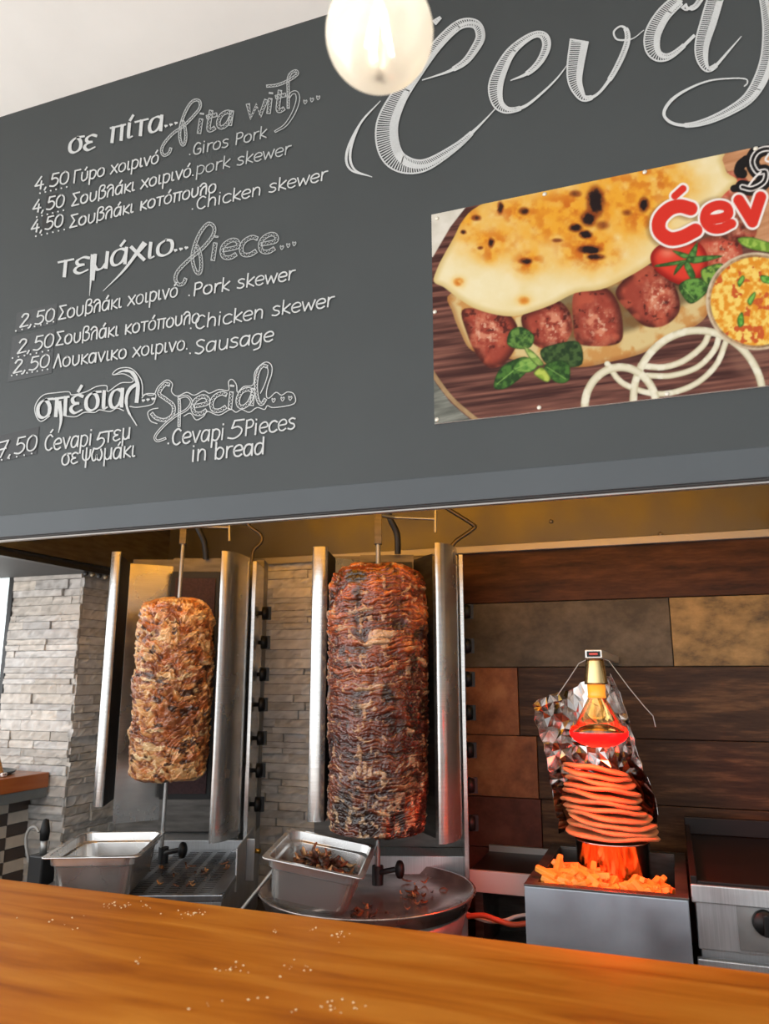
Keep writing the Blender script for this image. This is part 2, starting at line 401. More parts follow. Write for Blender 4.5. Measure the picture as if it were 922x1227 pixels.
# back wall: plank tiles on the right, stone cladding on the left, steel sheet above
YW = 2.25
b = MB(); b.box((-2.05, YW + 0.012, 0.0), (1.6, YW + 0.12, CEIL)); structure(b.build('wall_back', 'grout'))
rowz = [1.916, 1.7645, 1.579, 1.390, 1.2235, 1.0900, 0.90]
tiles = [(-0.66, 1.45, 0, T_ROW1), (-0.66, None, 1, T_GREY), (-0.66, None, 2, T_RUST), (-0.66, None, 3, T_RUST), (-0.66, 1.45, 4, T_MAR), (-0.66, 1.45, 5, T_MAR)]
mats = [T_ROW1, T_GREY, T_TAN, T_RUST, T_DARK, T_MAR]
x1 = atY(805, 760, YW)[0]; x2 = atY(622, 840, YW)[0]; x3 = atY(645, 915, YW)[0]
segs = [[(-0.70, 1.5, 0)], [(-0.70, x1, 1), (x1, 1.5, 2)], [(-0.70, x2, 3), (x2, 1.5, 4)], [(-0.70, x3, 3), (x3, 1.5, 4)],
        [(-0.70, atY(650, 985, YW)[0], 5), (atY(650, 985, YW)[0], 1.5, 4)], [(-0.70, 1.5, 5)]]
b = MB()
for r, row in enumerate(segs):
    for (xa, xb, mi) in row: b.box((xa + 0.0012, YW - 0.004, rowz[r + 1] + 0.0012), (xb - 0.0012, YW + 0.012, rowz[r] - 0.0012), mi)
structure(b.build('wall_back_plank_tiles', mats, bevel=0.001))
# steel sheet and trim rail above the tiles
b = MB(); b.box((-2.0, YW - 0.012, 1.935), (1.5, YW + 0.012, 2.45)); structure(b.build('wall_back_steel_sheet', 'steel_hood'))
b = MB(); b.box((-1.72, YW - 0.022, 1.914), (1.5, YW - 0.004, 1.936)); structure(b.build('trim_1', 'rail', bevel=0.002))
for i, (px, py) in enumerate(((661, 625), (792, 640))):
    p = atY(px, py, YW - 0.012); b = MB()
    b.lathe([(0.006, 0), (0.006, 0.004), (0.003, 0.007), (0.0, 0.007)], (0, 0, 0), 12)
    o = b.build('wall_screw', 'screw_dark'); o.location = p; o.rotation_euler = (math.pi / 2, 0, 0)
    tag(o, ['small dark screw in the steel sheet above the plank tiles', 'small screw just above the trim rail over the tan tile'][i], 'screw')

def stone_wall(name, origin, du, dn, width, z0, z1, seed):
    """ledger-stone cladding: stones of uneven length, depth and tone in thin courses; one mesh"""
    rg = np.random.default_rng(seed); bb = MB(); cols = []
    du = np.array(du, float); dn = np.array(dn, float); z = z0
    while z < z1:
        h = rg.uniform(0.017, 0.034); h = min(h, z1 - z); u = -rg.uniform(0, 0.12)
        while u < width:
            l = rg.uniform(0.07, 0.24); a, c = max(u, 0), min(u + l, width)
            if c - a > 0.008:
                nu, nv = max(2, int((c - a) / 0.012)) + 1, 4
                d0 = rg.uniform(0.004, 0.018); tone = rg.uniform(0.82, 1.10); warm = rg.uniform(-1, 1)
                U = np.linspace(a + 0.0008, c - 0.0008, nu); V = np.linspace(z + 0.0008, z + h - 0.0008, nv)
                UU, VV = np.meshgrid(U, V)
                nz = fbm(UU * 60 + seed, VV * 140, u * 7, 3)
                D = d0 + (nz - 0.5) * 0.009
                P = np.array(origin)[None, None, :] + UU[..., None] * du + D[..., None] * dn; P[..., 2] = VV
                base = np.array(origin)[None, None, :] + UU[..., None] * du; base[..., 2] = VV
                vs = np.concatenate([P.reshape(-1, 3), base.reshape(-1, 3)]); n = nu * nv
                fs = grid_faces(nu, nv).tolist()
                ring = list(range(nu)) + [k * nu + nu - 1 for k in range(1, nv)] + [nu * (nv - 1) + k for k in range(nu - 2, -1, -1)] + [k * nu for k in range(nv - 2, 0, -1)]
                for i in range(len(ring)):
                    p, q = ring[i], ring[(i + 1) % len(ring)]; fs.append((p, p + n, q + n, q))
                bb.add(vs.tolist(), fs)
                cc = mixc(linA([168, 163, 157]), linA([228, 224, 218]), np.clip(0.65 + (nz.reshape(-1) - 0.5) * 1.5, 0, 1)) * tone
                cc = cc * np.array([1 + 0.03 * warm, 1.0, 1 - 0.045 * warm])
                cols.append(np.concatenate([cc, cc * 0.6]))
            u += l
        z += h
    return structure(bb.build(name, 'stone', colors=np.concatenate(cols)))
YP = 2.0; XPR = -1.765
XPL = atY(20, 690, YP)[0]
b = MB(); b.box((XPL, YP + 0.0, 0.0), (XPR, YW + 0.012, 2.25)); structure(b.build('pillar', 'grout'))
stone_wall('pillar_stone_front', (XPL, YP, 0), (1, 0, 0), (0, -1, 0), XPR - XPL + 0.012, 0.85, 1.895, 3)
stone_wall('pillar_stone_side', (XPR, YP - 0.008, 0), (0, 1, 0), (1, 0, 0), YW - YP, 0.85, 1.90, 4)
stone_wall('wall_back_stone', (XPR, YW + 0.012, 0), (1, 0, 0), (0, -1, 0), -0.70 - XPR, 0.9, 1.915, 5)
# window beside the pillar
b = MB(); b.box((XPL - 0.020, YP - 0.01, 1.2), (XPL, YP + 0.06, 1.90))
b.box((XPL - 0.62, YP - 0.01, 1.2), (XPL - 0.575, YP + 0.06, 1.90)); b.box((XPL - 0.6, YP - 0.005, 1.2), (XPL - 0.02, YP + 0.05, 1.24))
wf = structure(b.build('window_1', 'win_frame', bevel=0.002))
b = MB(); b.box((XPL - 0.58, YP + 0.02, 1.23), (XPL - 0.018, YP + 0.026, 1.90)); b.build('window_pane', 'pane', wf)
b = MB(); b.box((XPL - 1.2, YP + 0.0, 0), (XPL, YP + 0.1, 1.2)); structure(b.build('wall_left_low', 'wall_paint'))
b = MB(); b.box((-3.6, YP, 0), (XPL - 0.6, YP + 0.1, CEIL)); structure(b.build('wall_left_end', 'wall_paint'))

# checker mosaic wall under the side shelf (faces +x)
XC = -1.885
b = MB(); b.box((XC - 0.08, 1.0, 0), (XC - 0.006, YP - 0.0, 1.19), 2)
zt = 1.188; r = 0
while zt > 0.7:
    y = YP - 0.012; k = 0
    while y > 1.05:
        b.box((XC - 0.006, y - 0.080, zt - 0.0325), (XC, y, zt), (r + k) % 2); y -= 0.082; k += 1
    zt -= 0.0345; r += 1
structure(b.build('wall_left_checker_tiles', ['check_dark', 'check_light', 'grout']))
t = thing('side_shelf', 'orange wooden shelf slab with a grey metal edge below it, against the stone pillar', 'shelf', (-1.95, 1.6, 1.22))
ztop = atY(58, 925, YP - 0.02)[2]; zmid = atY(58, 943, YP - 0.02)[2]; zbot = atY(58, 955, YP - 0.02)[2]
xs = atY(58, 940, YP - 0.02)[0]
b = MB(); b.box((XC - 0.30, 1.0, zmid), (xs, YP - 0.02, ztop)); b.build('top', 'shelf_wood', t, bevel=0.002)
b = MB(); b.box((XC - 0.28, 1.0, zbot), (xs - 0.003, YP - 0.02, zmid)); plab(b.build('edge_rail', 'gunmetal', t, bevel=0.001), 'grey metal rail under the shelf')
# things on the side shelf
pc = atZ(26, 926.5, ztop + 0.004)
b = MB(); b.lathe([(0.0, 0), (0.07, 0), (0.082, 0.006), (0.086, 0.011), (0.080, 0.012), (0.066, 0.006), (0.0, 0.005)], (xs - 0.13, YP - 0.14, ztop), 32)
tag(b.build('dark_plate', 'slate_plate'), 'thin dark plate lying at the pillar end of the wooden shelf', 'plate')
hp = atX(5, 930, xs - 0.05)
t = thing('salad_tongs', 'tan wooden handles with white dotted tips lying on the shelf edge', 'tongs', (hp[0], hp[1], ztop))
b = MB(); b.tube([(hp[0] - 0.005, hp[1] - 0.01, ztop + 0.005), (hp[0] - 0.02, hp[1] - 0.03, ztop + 0.09), (hp[0] - 0.03, hp[1] - 0.045, ztop + 0.15)], [0.010, 0.008, 0.006], 8); b.build('handle', 'herb', t)
for i in range(2):
    p = atX(3 + 2.6 * i, 932 - 3.6 * i, xs - 0.03); b = MB()
    b.lathe([(0.0, -0.006), (0.005, -0.005), (0.0075, 0), (0.005, 0.005), (0.0, 0.006)], (p[0], p[1], ztop + 0.0075), 14)
    o = b.build('tip', 'white_plastic', t)
    b = MB(); b.lathe([(0.0, -0.003), (0.003, 0), (0.0, 0.003)], (p[0] + 0.0065, p[1] - 0.003, ztop + 0.009), 10); b.build('dot', 'maroon', o)

# soffit and hood end on the left, roof of the hood behind the board
XH = -1.63
b = MB(); b.box((-3.4, YB + 0.03, 1.876), (XH, YP - 0.02, 2.02)); structure(b.build('ceiling_soffit', 'hood_black', bevel=0.003))
b = MB(); b.box((XH, YB + 0.06, 1.885), (XH + 0.02, YW - 0.012, 2.42)); structure(b.build('wall_hood_end', 'steel_dark'))
b = MB(); b.box((-3.4, YB + 0.028, 2.40), (1.5, YW - 0.012, 2.44)); structure(b.build('ceiling_hood', 'steel_dark'))
t = thing('sliding_rail', 'black sliding rail with small rollers under the left end of the hood', 'rail', (XH, 1.7, 1.875))
b = MB(); b.box((XH - 0.012, YB + 0.07, 1.862), (XH + 0.014, YP - 0.05, 1.874)); b.build('track', 'rubber', t)
for i in range(4):
    b = MB(); y = 1.86 + 0.03 * i; b.lathe([(0.0, -0.004), (0.007, -0.004), (0.007, 0.004), (0.0, 0.004)], (XH, y, 1.857), 12, axis=Matrix.Rotation(math.pi / 2, 3, 'X')); b.build('roller', 'screw_dark' if i % 2 else 'rubber', t)

# ------------------------------------------------------------------ menu board
board = thing('menu_board', 'long dark grey painted menu board lettered in white chalk above the serving hatch', 'menu board', (-0.9, YB, 2.3))
XB0, XB1 = -3.2, 1.5
b = MB(); b.box((XB0, YB, ZB + 0.052), (XB1, YB + 0.018, CEIL)); b.build('panel', 'slate', board)
b = MB(); b.box((XB0, YB - 0.0016, ZB), (XB1, YB + 0.018, ZB + 0.052)); plab(b.build('valance', 'slate_low', board, bevel=0.0015), 'lower plank of the board, slightly paler')
b = MB(); b.box((XB0, YB + 0.002, ZB - 0.0035), (XB1, YB + 0.018, ZB), 0); b.box((XB0, YB + 0.008, ZB - 0.0075), (XB1, YB + 0.021, ZB - 0.0035), 1)
b2 = MB(); b2.box((-1.6, YB + 0.0182, ZB + 0.001), (XB1, YB + 0.027, 2.39)); plab(b2.build('backing', 'plywood', board), 'yellowish plywood back of the board inside the hood')
plab(b.build('edge_lip', ['dark_edge', 'rail'], board, bevel=0.0008), 'pale metal lip along the lower edge of the board')

def onb(q, off): return atY(q[0], q[1], YB - off)
STROKE = [0]
def nextoff():
    STROKE[0] += 1; return 0.0022 + (STROKE[0] % 40) * 0.00003
def ribbon(bb, pts, wd, off=None, cap=True):
    """flat chalk line along image-space points, laid on the board; wd = width or widths"""
    P = np.array(pts, float)
    keep = [0] + [i for i in range(1, len(P)) if np.hypot(*(P[i] - P[i - 1])) > 0.15]
    W = np.array(wd if hasattr(wd, '__len__') else [wd] * len(P), float)[keep]; P = P[keep]
    if len(P) < 2: return dot(bb, P[0], W[0] * 0.6)
    T = np.gradient(P, axis=0); T /= np.maximum(np.hypot(T[:, 0], T[:, 1]), 1e-6)[:, None]
    Nn = np.stack([-T[:, 1], T[:, 0]], 1)
    if cap: P = P.copy(); P[0] -= T[0] * W[0] * 0.3; P[-1] += T[-1] * W[-1] * 0.3
    off = off or nextoff()
    L = P + Nn * W[:, None] / 2; R_ = P - Nn * W[:, None] / 2
    vs = [onb(q, off) for q in L] + [onb(q, off) for q in R_]; n = len(P)
    bb.add(vs, [(i, i + 1, n + i + 1, n + i) for i in range(n - 1)])
def dot(bb, c, r, asp=1.0):
    off = nextoff(); n = 9
    bb.add([onb((c[0] + r * math.cos(2 * math.pi * k / n), c[1] + asp * r * math.sin(2 * math.pi * k / n)), off) for k in range(n)], [tuple(range(n))])

GL = {}
def G(ch, adv, *st): GL[ch] = (adv, [([tuple(map(float, q.split(','))) for q in s.lstrip('/').split()], not s.startswith('/')) for s in st])
_o = "3.5,10 1,8 .3,5 1,1.5 3.3,0 5.8,1.5 6.5,5 5.8,8.5 3.5,10"
_a = ["6.1,8.5 4,10 1.5,9 .3,5 1,1 3,0 5,2 6.1,6"]
_tk = "/3.6,12 5.2,15"
G('o', 8, _o); G('ο', 8, _o); G('ό', 8, _o, _tk)
G('a', 8, *_a, "/6.2,10 6.2,0"); G('α', 8, *_a, "/6.2,10 6.2,0"); G('ά', 8, *_a, "/6.2,10 6.2,0", _tk)
_e = ["6,8.8 3.5,10 1,8.5 1.5,6 4,5.2", "4,5.2 1,4.2 .4,2 2.5,0 6,1.2"]
G('ε', 7.5, *_e); G('έ', 7.5, *_e, _tk)
G('σ', 8.3, "7.6,10 3.5,10 1,8 .3,5 1,1.5 3.3,0 5.8,1.5 6.3,5 5.5,8 4,10")
G('π', 8.5, "/0,10 7.6,10", "/1.6,10 1.4,0", "/6,10 6,0"); G('τ', 7.2, "/0,10 6.5,10", "/3.2,10 3.2,0")
G('ι', 4, "1,10 1,2 1.6,.2 3,.6"); G('ί', 4, "1,10 1,2 1.6,.2 3,.6", "/1.2,12 2.6,15")
G('Γ', 7, "/1,0 1,14 6.4,14")
_u = "1,10 1,3 2.5,0 4.5,.5 6.2,3 6.2,10"
G('υ', 8, _u); G('ύ', 8, _u, _tk); G('u', 8, "1,10 1,3 2.5,0 4.5,.5 6,3", "/6.2,10 6.2,0")
_p = ["/1,10 1,-6", "1,8.5 3.5,10 6.3,8 6.5,4 5,.5 3,0 1,1.5"]
G('ρ', 8, *_p); G('p', 8, *_p)
G('χ', 7.5, "/.3,10 6.3,0", "/6.5,10 0,0"); G('ν', 7.5, "/.3,10 3.3,0 6.3,10"); G('v', 7.5, "/.3,10 3.3,0 6.3,10")
G('Σ', 8, "/6.5,14 .5,14 4,7.3 .3,.3 6.8,.3")
G('β', 8, "1,-2 1,12 3,15 5.5,14 5.3,10.5 3,8.8", "3,8.8 6.5,7 6.3,2 3.5,0 1,1.5")
G('λ', 8, "0,10.5 2,13 4.4,12.5 5.8,9 6,0", "5.6,9.5 2.8,8.5 1.2,5 1,0")
G('κ', 7, "/1,10 1,0", "/6,10 1.2,4.5 6.3,0"); G('k', 7, "/1,15 1,0", "/6,10 1.2,4.5 6.3,0")
G('μ', 8, "/1,10 1,-6", "1,3 2.5,0 4.5,.3 6,3", "/6.2,10 6.2,0")
G('ω', 9.5, "1,10 0,5 1.3,0 3.5,1 4,5 4.6,1 7,0 8.3,5 7,10")
G('ψ', 8, ".3,10 .5,3 3,.5 6,3 6.5,10", "/3.3,12 3.3,-6"); G('Λ', 8, "/.2,0 3.6,14 6.8,0")
G('G', 8, "6,12 3.5,14 1,11 .3,6 1.3,1.5 4,0 6.3,1.5 6.3,6 3.8,6")
G('i', 3.6, "/1,10 1,0", "/1,13.2 1,13.9"); G('r', 5.8, "/1,10 1,0", "1,6 2.5,9.3 5.2,9.8")
G('s', 6.8, "5.3,9 3,10 .8,8.3 2,5.8 4.5,4.5 5.2,1.8 3,0 .3,1"); G('P', 7.6, "/1,0 1,14", "1,13.6 4.5,14 6.3,11 5,7.5 1,6.8")
G('e', 7.6, ".8,5 6.2,5.6 5.8,9 3.5,10 1,8 .4,4.5 1.5,1 4,0 6.2,1.5"); G('w', 10, "/0,10 2.2,0 4.5,8 6.8,0 9,10")
G('C', 8, "6.3,12 4,14 1.3,11.5 .3,7 1.3,2 4,0 6.5,1.8"); G('Ć', 8, "6.3,12 4,14 1.3,11.5 .3,7 1.3,2 4,0 6.5,1.8", "/4,16 5.8,18.5")
G('c', 7.2, "6.2,8.6 4,10 1.3,8.5 .3,5 1.3,1 4,0 6.4,1.6"); G('h', 8, "/1,15 1,0", "1,6 3,9.6 5.3,9 6.1,6 6.1,0")
G('n', 8, "/1,10 1,0", "1,6 3,9.6 5.3,9 6.1,6 6.1,0"); G('S', 7.6, "6,12.5 3.5,14 1,12 2,8.5 5,6 6,3 3.5,0 .5,1.5")
G('g', 8, *_a, "6.2,10 6.2,-2 5,-5 2,-6"); G('b', 8, "/1,15 1,0", "1,7 3.5,10 6.3,8 6.5,4 5,.5 3,0 1,2")
G('d', 8, *_a, "/6.2,15 6.2,0"); G('l', 3.5, "/1,15 1,0"); G('t', 6, "1.8,14 1.8,2 3,0 5,1", "/0,10 5,10")
G('0', 8, "3.5,14 1,11.5 .3,7 1,2 3.5,0 6,2 6.7,7 6,11.5 3.5,14"); G('2', 7.6, ".8,11 2.5,14 5.3,13 5.5,10 3,5.5 .3,.3", "/.3,.3 6.5,.8")
G('4', 8, "/4.5,14 .3,4.5 7,4.5", "/5,9 5,0"); G('5', 7.8, "/6.3,14 1.7,14 1.2,8.2", "1.2,8.2 4,9 6.3,6.5 6,2.5 3.5,0 .3,1")
G('7', 7.5, "/.3,13.5 6.5,14 2.5,0", "/1.8,7 5.5,7.4"); G(',', 4, "/1.2,1 .2,-2"); G('.', 4, "/1,0.2 1,.8"); G('·', 4, "/1,1.5 1,2.1"); G(' ', 5)

def write(bb, text, p0, p1, xh, wd, slant=0.12, style='plain', bold=1.0, seed=0):
    rg = np.random.default_rng(seed + len(text)); tot = sum(GL[c][0] for c in text)
    p0 = np.array(p0, float); p1 = np.array(p1, float); sc = xh / 10; x = 0
    for c in text:
        adv, st = GL[c]; j = rg.normal(0, 0.25, 2)
        for pts, sm in st:
            q = smooth_line(pts, 5) if sm else [np.array(s_) for s_ in pts]
            if not sm and len(q) == 2: q = [q[0] + (q[1] - q[0]) * t_ for t_ in np.linspace(0, 1, 5)]
            out = []
            for (gx, gy) in q:
                t_ = (x + gx) / tot; base = p0 + (p1 - p0) * t_
                gy = gy + j[1] * 0.5
                out.append((base[0] + gy * sc * slant + j[0] * 0.3, base[1] - gy * sc))
            out = np.array(out)
            if not sm and len(pts) > 2 and style != 'outline':
                for k in range(len(out) - 1): ribbon(bb, [out[k] + (out[k + 1] - out[k]) * t_ for t_ in (0, .5, 1)], wd * (1.0 if style == 'plain' else 0.85))
            elif style == 'plain': ribbon(bb, out, wd * rg.uniform(0.9, 1.1))
            elif style == 'bold':
                T = np.gradient(out, axis=0); a = np.arctan2(-T[:, 1], T[:, 0])
                ribbon(bb, out, wd * (0.40 + 0.60 * np.abs(np.sin(a - math.radians(25)))))
            elif style == 'outline':
                outlined(bb, out, wd, 1.0)
        x += adv
def outlined(bb, P, wd, lw=1.2, dots=True, hatch=0.0):
    P = np.array(P, float); n = len(P)
    W = np.array(wd if hasattr(wd, '__len__') else [wd] * n, float)
    T = np.gradient(P, axis=0); T /= np.maximum(np.hypot(T[:, 0], T[:, 1]), 1e-6)[:, None]; Nn = np.stack([-T[:, 1], T[:, 0]], 1)
    L = P + Nn * W[:, None] / 2; R_ = P - Nn * W[:, None] / 2
    ribbon(bb, L, lw); ribbon(bb, R_, lw)
    if W[0] > 2: ribbon(bb, [L[0], R_[0]], lw)
    if W[-1] > 2: ribbon(bb, [L[-1], R_[-1]], lw)
    d = np.concatenate([[0], np.cumsum(np.hypot(*np.diff(P, axis=0).T))])
    if dots:
        for k, s_ in enumerate(np.arange(1.2, d[-1], 2.1)):
            q = np.array([np.interp(s_, d, P[:, 0]), np.interp(s_, d, P[:, 1])]); nn = np.array([np.interp(s_, d, Nn[:, 0]), np.interp(s_, d, Nn[:, 1])])
            dot(bb, q + nn * (0.16 if k % 2 else -0.16) * wd if not hasattr(wd, '__len__') else q, 0.62)
    if hatch:
        for s_ in np.arange(0.5, d[-1], hatch):
            f_ = lambda A, s2: np.array([np.interp(s2, d, A[:, 0]), np.interp(s2, d, A[:, 1])])
            wv = np.interp(s_, d, W)
            if wv < 3.2: continue
            ribbon(bb, [f_(L, min(s_ + 1.9, d[-1])), f_(R_, max(s_ - 1.9, 0))], 1.25, cap=False)
def letters(name, fn, mat='chalk'):
    bb = MB(); fn(bb); return bb.build(name, mat, board)
def line(text, p0, p1, xh, wd, slant, mat='chalk'):
    tot = sum(GL[c][0] for c in text); p0 = np.array(p0, float); p1 = np.array(p1, float); x = 0
    for wrd in text.split(' '):
        a = sum(GL[c][0] for c in wrd)
        letters('dish_lettering', lambda m: write(m, wrd, p0 + (p1 - p0) * x / tot, p0 + (p1 - p0) * (x + a) / tot, xh, wd, slant), mat)
        x += a + GL[' '][0]
def Z(scale, ox, oy, s): return [(float(a) / scale + ox, float(c) / scale + oy) for a, c in (q.split(',') for q in s.split())]
def hearts(bb, pts, r=1.9):
    for q in pts: dot(bb, (q[0] - r * 0.45, q[1] - r * 0.2), r * 0.62); dot(bb, (q[0] + r * 0.45, q[1] - r * 0.2), r * 0.62); ribbon(bb, [(q[0], q[1] - r * 0.3), (q[0] - r * 0.3, q[1] + r)], [r * 1.2, 0.5], cap=False)
def open_hearts(bb, pts, r=2.2):
    for q in pts: ribbon(bb, smooth_line([(q[0], q[1] - r * 0.3), (q[0] - r * 0.8, q[1] - r), (q[0] - r * 0.8, q[1]), (q[0] - r * 0.1, q[1] + r * 1.2), (q[0] + r * 0.9, q[1] - r * 0.2), (q[0] + r * 0.6, q[1] - r), (q[0], q[1] - r * 0.3)], 4), 0.9)
def price(bb, text, p0, p1, h, dots0, dots1, n):
    write(bb, text, p0, p1, h / 1.4, 1.75, 0.14)
    for k in range(n):
        t_ = k / (n - 1); dot(bb, (dots0[0] + (dots1[0] - dots0[0]) * t_, dots0[1] + (dots1[1] - dots0[1]) * t_), 1.05)

# painted-over price patches
def patch(name, poly, mat):
    bb = MB(); bb.add([onb(q, 0.0009) for q in poly], [tuple(range(len(poly)))]); return bb.build(name, mat, board)
patch('price_patch', [(59, 209.5), (71, 206.5), (70, 227), (58, 229.5)], 'patch_dark')
patch('price_patch', [(55.5, 234), (69, 231), (69, 252), (55, 255)], 'patch_dark')
patch('price_patch', [(51, 258), (66, 254.5), (66, 273), (50, 277)], 'patch_dark')
patch('price_patch', [(20, 375), (69, 363), (67, 388), (18, 399)], 'patch_mid')
patch('price_patch', [(15, 403), (66, 394), (62, 447), (9, 458)], 'patch_mid')
patch('price_patch', [(-14, 525), (47, 511), (44, 544), (-14, 556)], 'patch_dark')

letters('heading_lettering', lambda m: write(m, 'σε', (82, 184), (117, 177), 17.5, 4.3, 0.12, 'bold'))
letters('heading_lettering', lambda m: (write(m, 'πίτα', (131, 171), (197, 155), 17.5, 4.2, 0.08, 'bold'), hearts(m, [(199, 151), (205, 149.5), (211, 147.5)], 2.0)))
letters('heading_lettering', lambda m: (
    outlined(m, smooth_line(Z(4.009, 170, 70, "140,430 130,455 105,465 95,440 110,405 150,360 200,325 250,275 280,235 275,203 245,205 215,245 190,310 182,370 192,412 205,410 212,370 205,320 196,298"), 5), 2.6, 0.95),
    write(m, 'ita', (236, 160), (280, 149), 17.5, 4.2, 0.15, 'outline')), 'chalk_soft')
letters('heading_lettering', lambda m: (
    write(m, 'wit', (295, 142), (343, 131), 18, 4.2, 0.12, 'outline'),
    outlined(m, smooth_line(Z(4.009, 170, 70, "600,133 650,128 700,108 745,78 742,60 718,70 704,100 704,170 704,240"), 5), 2.8, 0.95),
    outlined(m, smooth_line(Z(4.009, 170, 70, "706,190 722,166 744,166 750,200 730,260 690,320 640,352"), 5), [2 + 2.2 * math.sin(math.pi * k / 30) for k in range(31)], 0.95, dots=False),
    open_hearts(m, [(366, 122), (374, 119.5), (381.5, 117)])), 'chalk_soft')
line('Γύρο χοιρινό', (87.5, 219.5), (191, 194.5), 10.4, 1.7, 0.1)
line('Σουβλάκι χοιρινό.', (85.8, 247), (235, 209.5), 10.6, 1.75, 0.1)
line('Σουβλάκι κοτόπουλο', (83.5, 273), (260, 229.5), 10.6, 1.75, 0.1)
letters('dish_lettering', lambda m: write(m, '·Giros Pork', (226, 187), (320, 164.5), 9.8, 1.5, 0.1), 'chalk_soft')
letters('dish_lettering', lambda m: write(m, 'pork skewer', (234.5, 209.5), (349, 184), 10, 1.5, 0.1), 'chalk_soft')
line('·Chicken skewer', (229, 252.5), (393, 215), 10.4, 1.6, 0.1)
letters('price_lettering', lambda m: price(m, '4,50', (41, 228), (83, 219), 15, (48, 231.5), (80, 224), 6))
letters('price_lettering', lambda m: price(m, '4,50', (38.5, 255.5), (77.5, 247), 15, (44, 260), (76, 252), 6))
letters('price_lettering', lambda m: price(m, '4,50', (36.5, 279.5), (76, 270.5), 15, (43, 283), (77, 275), 6))
letters('heading_lettering', lambda m: (write(m, 'τεμάχιο', (68, 333), (210, 303), 18.5, 4.4, 0.1, 'bold'),
    ribbon(m, smooth_line(Z(4.009, 10, 260, "405,185 398,280 390,378"), 5), [4.6, 4.3, 4, 3.6, 3.2, 2.8, 2.3, 1.8, 1.3, 0.9, 0.5]),
    ribbon(m, smooth_line(Z(4.009, 10, 260, "650,125 560,250 455,356"), 5), [4.4, 4.2, 4, 3.6, 3.2, 2.8, 2.3, 1.8, 1.3, 0.9, 0.5]), hearts(m, [(210.5, 300), (217, 298.5), (223.5, 297)], 2.2)))
letters('heading_lettering', lambda m: (
    outlined(m, smooth_line(Z(4.19, 190, 250, "137,350 125,375 100,380 85,352 100,310 160,250 220,200 270,140 280,95 250,75 210,120 180,190 170,250 185,310 205,325 215,290 210,230 193,185"), 5), 3.4, 1.0),
    write(m, 'iece', (252, 312.5), (333, 300), 21, 4.4, 0.15, 'outline'), open_hearts(m, [(338, 296.5), (345.6, 294), (352.8, 292)])), 'chalk_soft')
line('Σουβλάκι χοιρινό', (70, 383), (214, 354.5), 11.4, 1.75, 0.08)
line('Σουβλάκι κοτόπουλο', (67, 414), (240, 386), 11.4, 1.75, 0.08)
line('Λουκανικο χοιρινο.', (64, 441), (228, 418), 11.4, 1.75, 0.08)
line('·Pork skewer', (225, 356), (354, 334.5), 11, 1.75, 0.1)
line('·Chicken skewer', (227, 395.5), (401, 366.5), 11.4, 1.75, 0.1)
line('·Sausage', (226, 425.5), (329, 408), 11.8, 1.85, 0.1)
letters('price_lettering', lambda m: price(m, '2,50', (23.5, 392.5), (66, 384), 15.5, (19, 396.5), (64, 385.5), 7))
letters('price_lettering', lambda m: price(m, '2,50', (20.5, 424), (65, 415), 16.5, (15, 429), (58, 420), 7))
letters('price_lettering', lambda m: price(m, '2,50', (15.5, 447.5), (60, 439), 15.5, (14, 450), (57, 442.5), 8))
letters('heading_lettering', lambda m: (write(m, 'σπέσια', (44, 502), (150, 486), 21, 4.6, 0.05, 'bold'),
    ribbon(m, smooth_line(Z(4.853, 0, 420, "345,300 355,400 340,478"), 5), [5, 4.8, 4.5, 4.2, 3.8, 3.4, 2.8, 2.2, 1.6, 1.1, 0.6]),
    ribbon(m, smooth_line(Z(4.853, 0, 420, "665,140 720,118 770,130 800,190 800,250 795,298"), 5), [1.0] * 3 + [2] * 3 + [3.2] * 4 + [4.6] * 16),
    ribbon(m, smooth_line(Z(4.853, 0, 420, "795,195 755,225 735,280 745,350 795,435"), 5), [4.2] * 8 + [3.6] * 5 + [2.6] * 4 + [1.4] * 4),
    ribbon(m, smooth_line(Z(4.853, 0, 420, "290,380 240,412 210,380 205,320 250,260 330,245 400,240 420,258 500,240 560,210 620,205 628,238 700,190 765,185 772,165 720,136 655,140 690,105 760,103 810,150 828,200 830,262 850,252 870,250 905,255 900,290 880,315 800,330 755,325"), 5), 1.1),
    ribbon(m, smooth_line(Z(4.853, 0, 420, "375,380 440,385 490,360 550,360 580,345 640,355 680,335 720,350"), 5), 1.1),
    hearts(m, [(172, 480), (177.5, 479), (183.5, 478)], 2.0)))
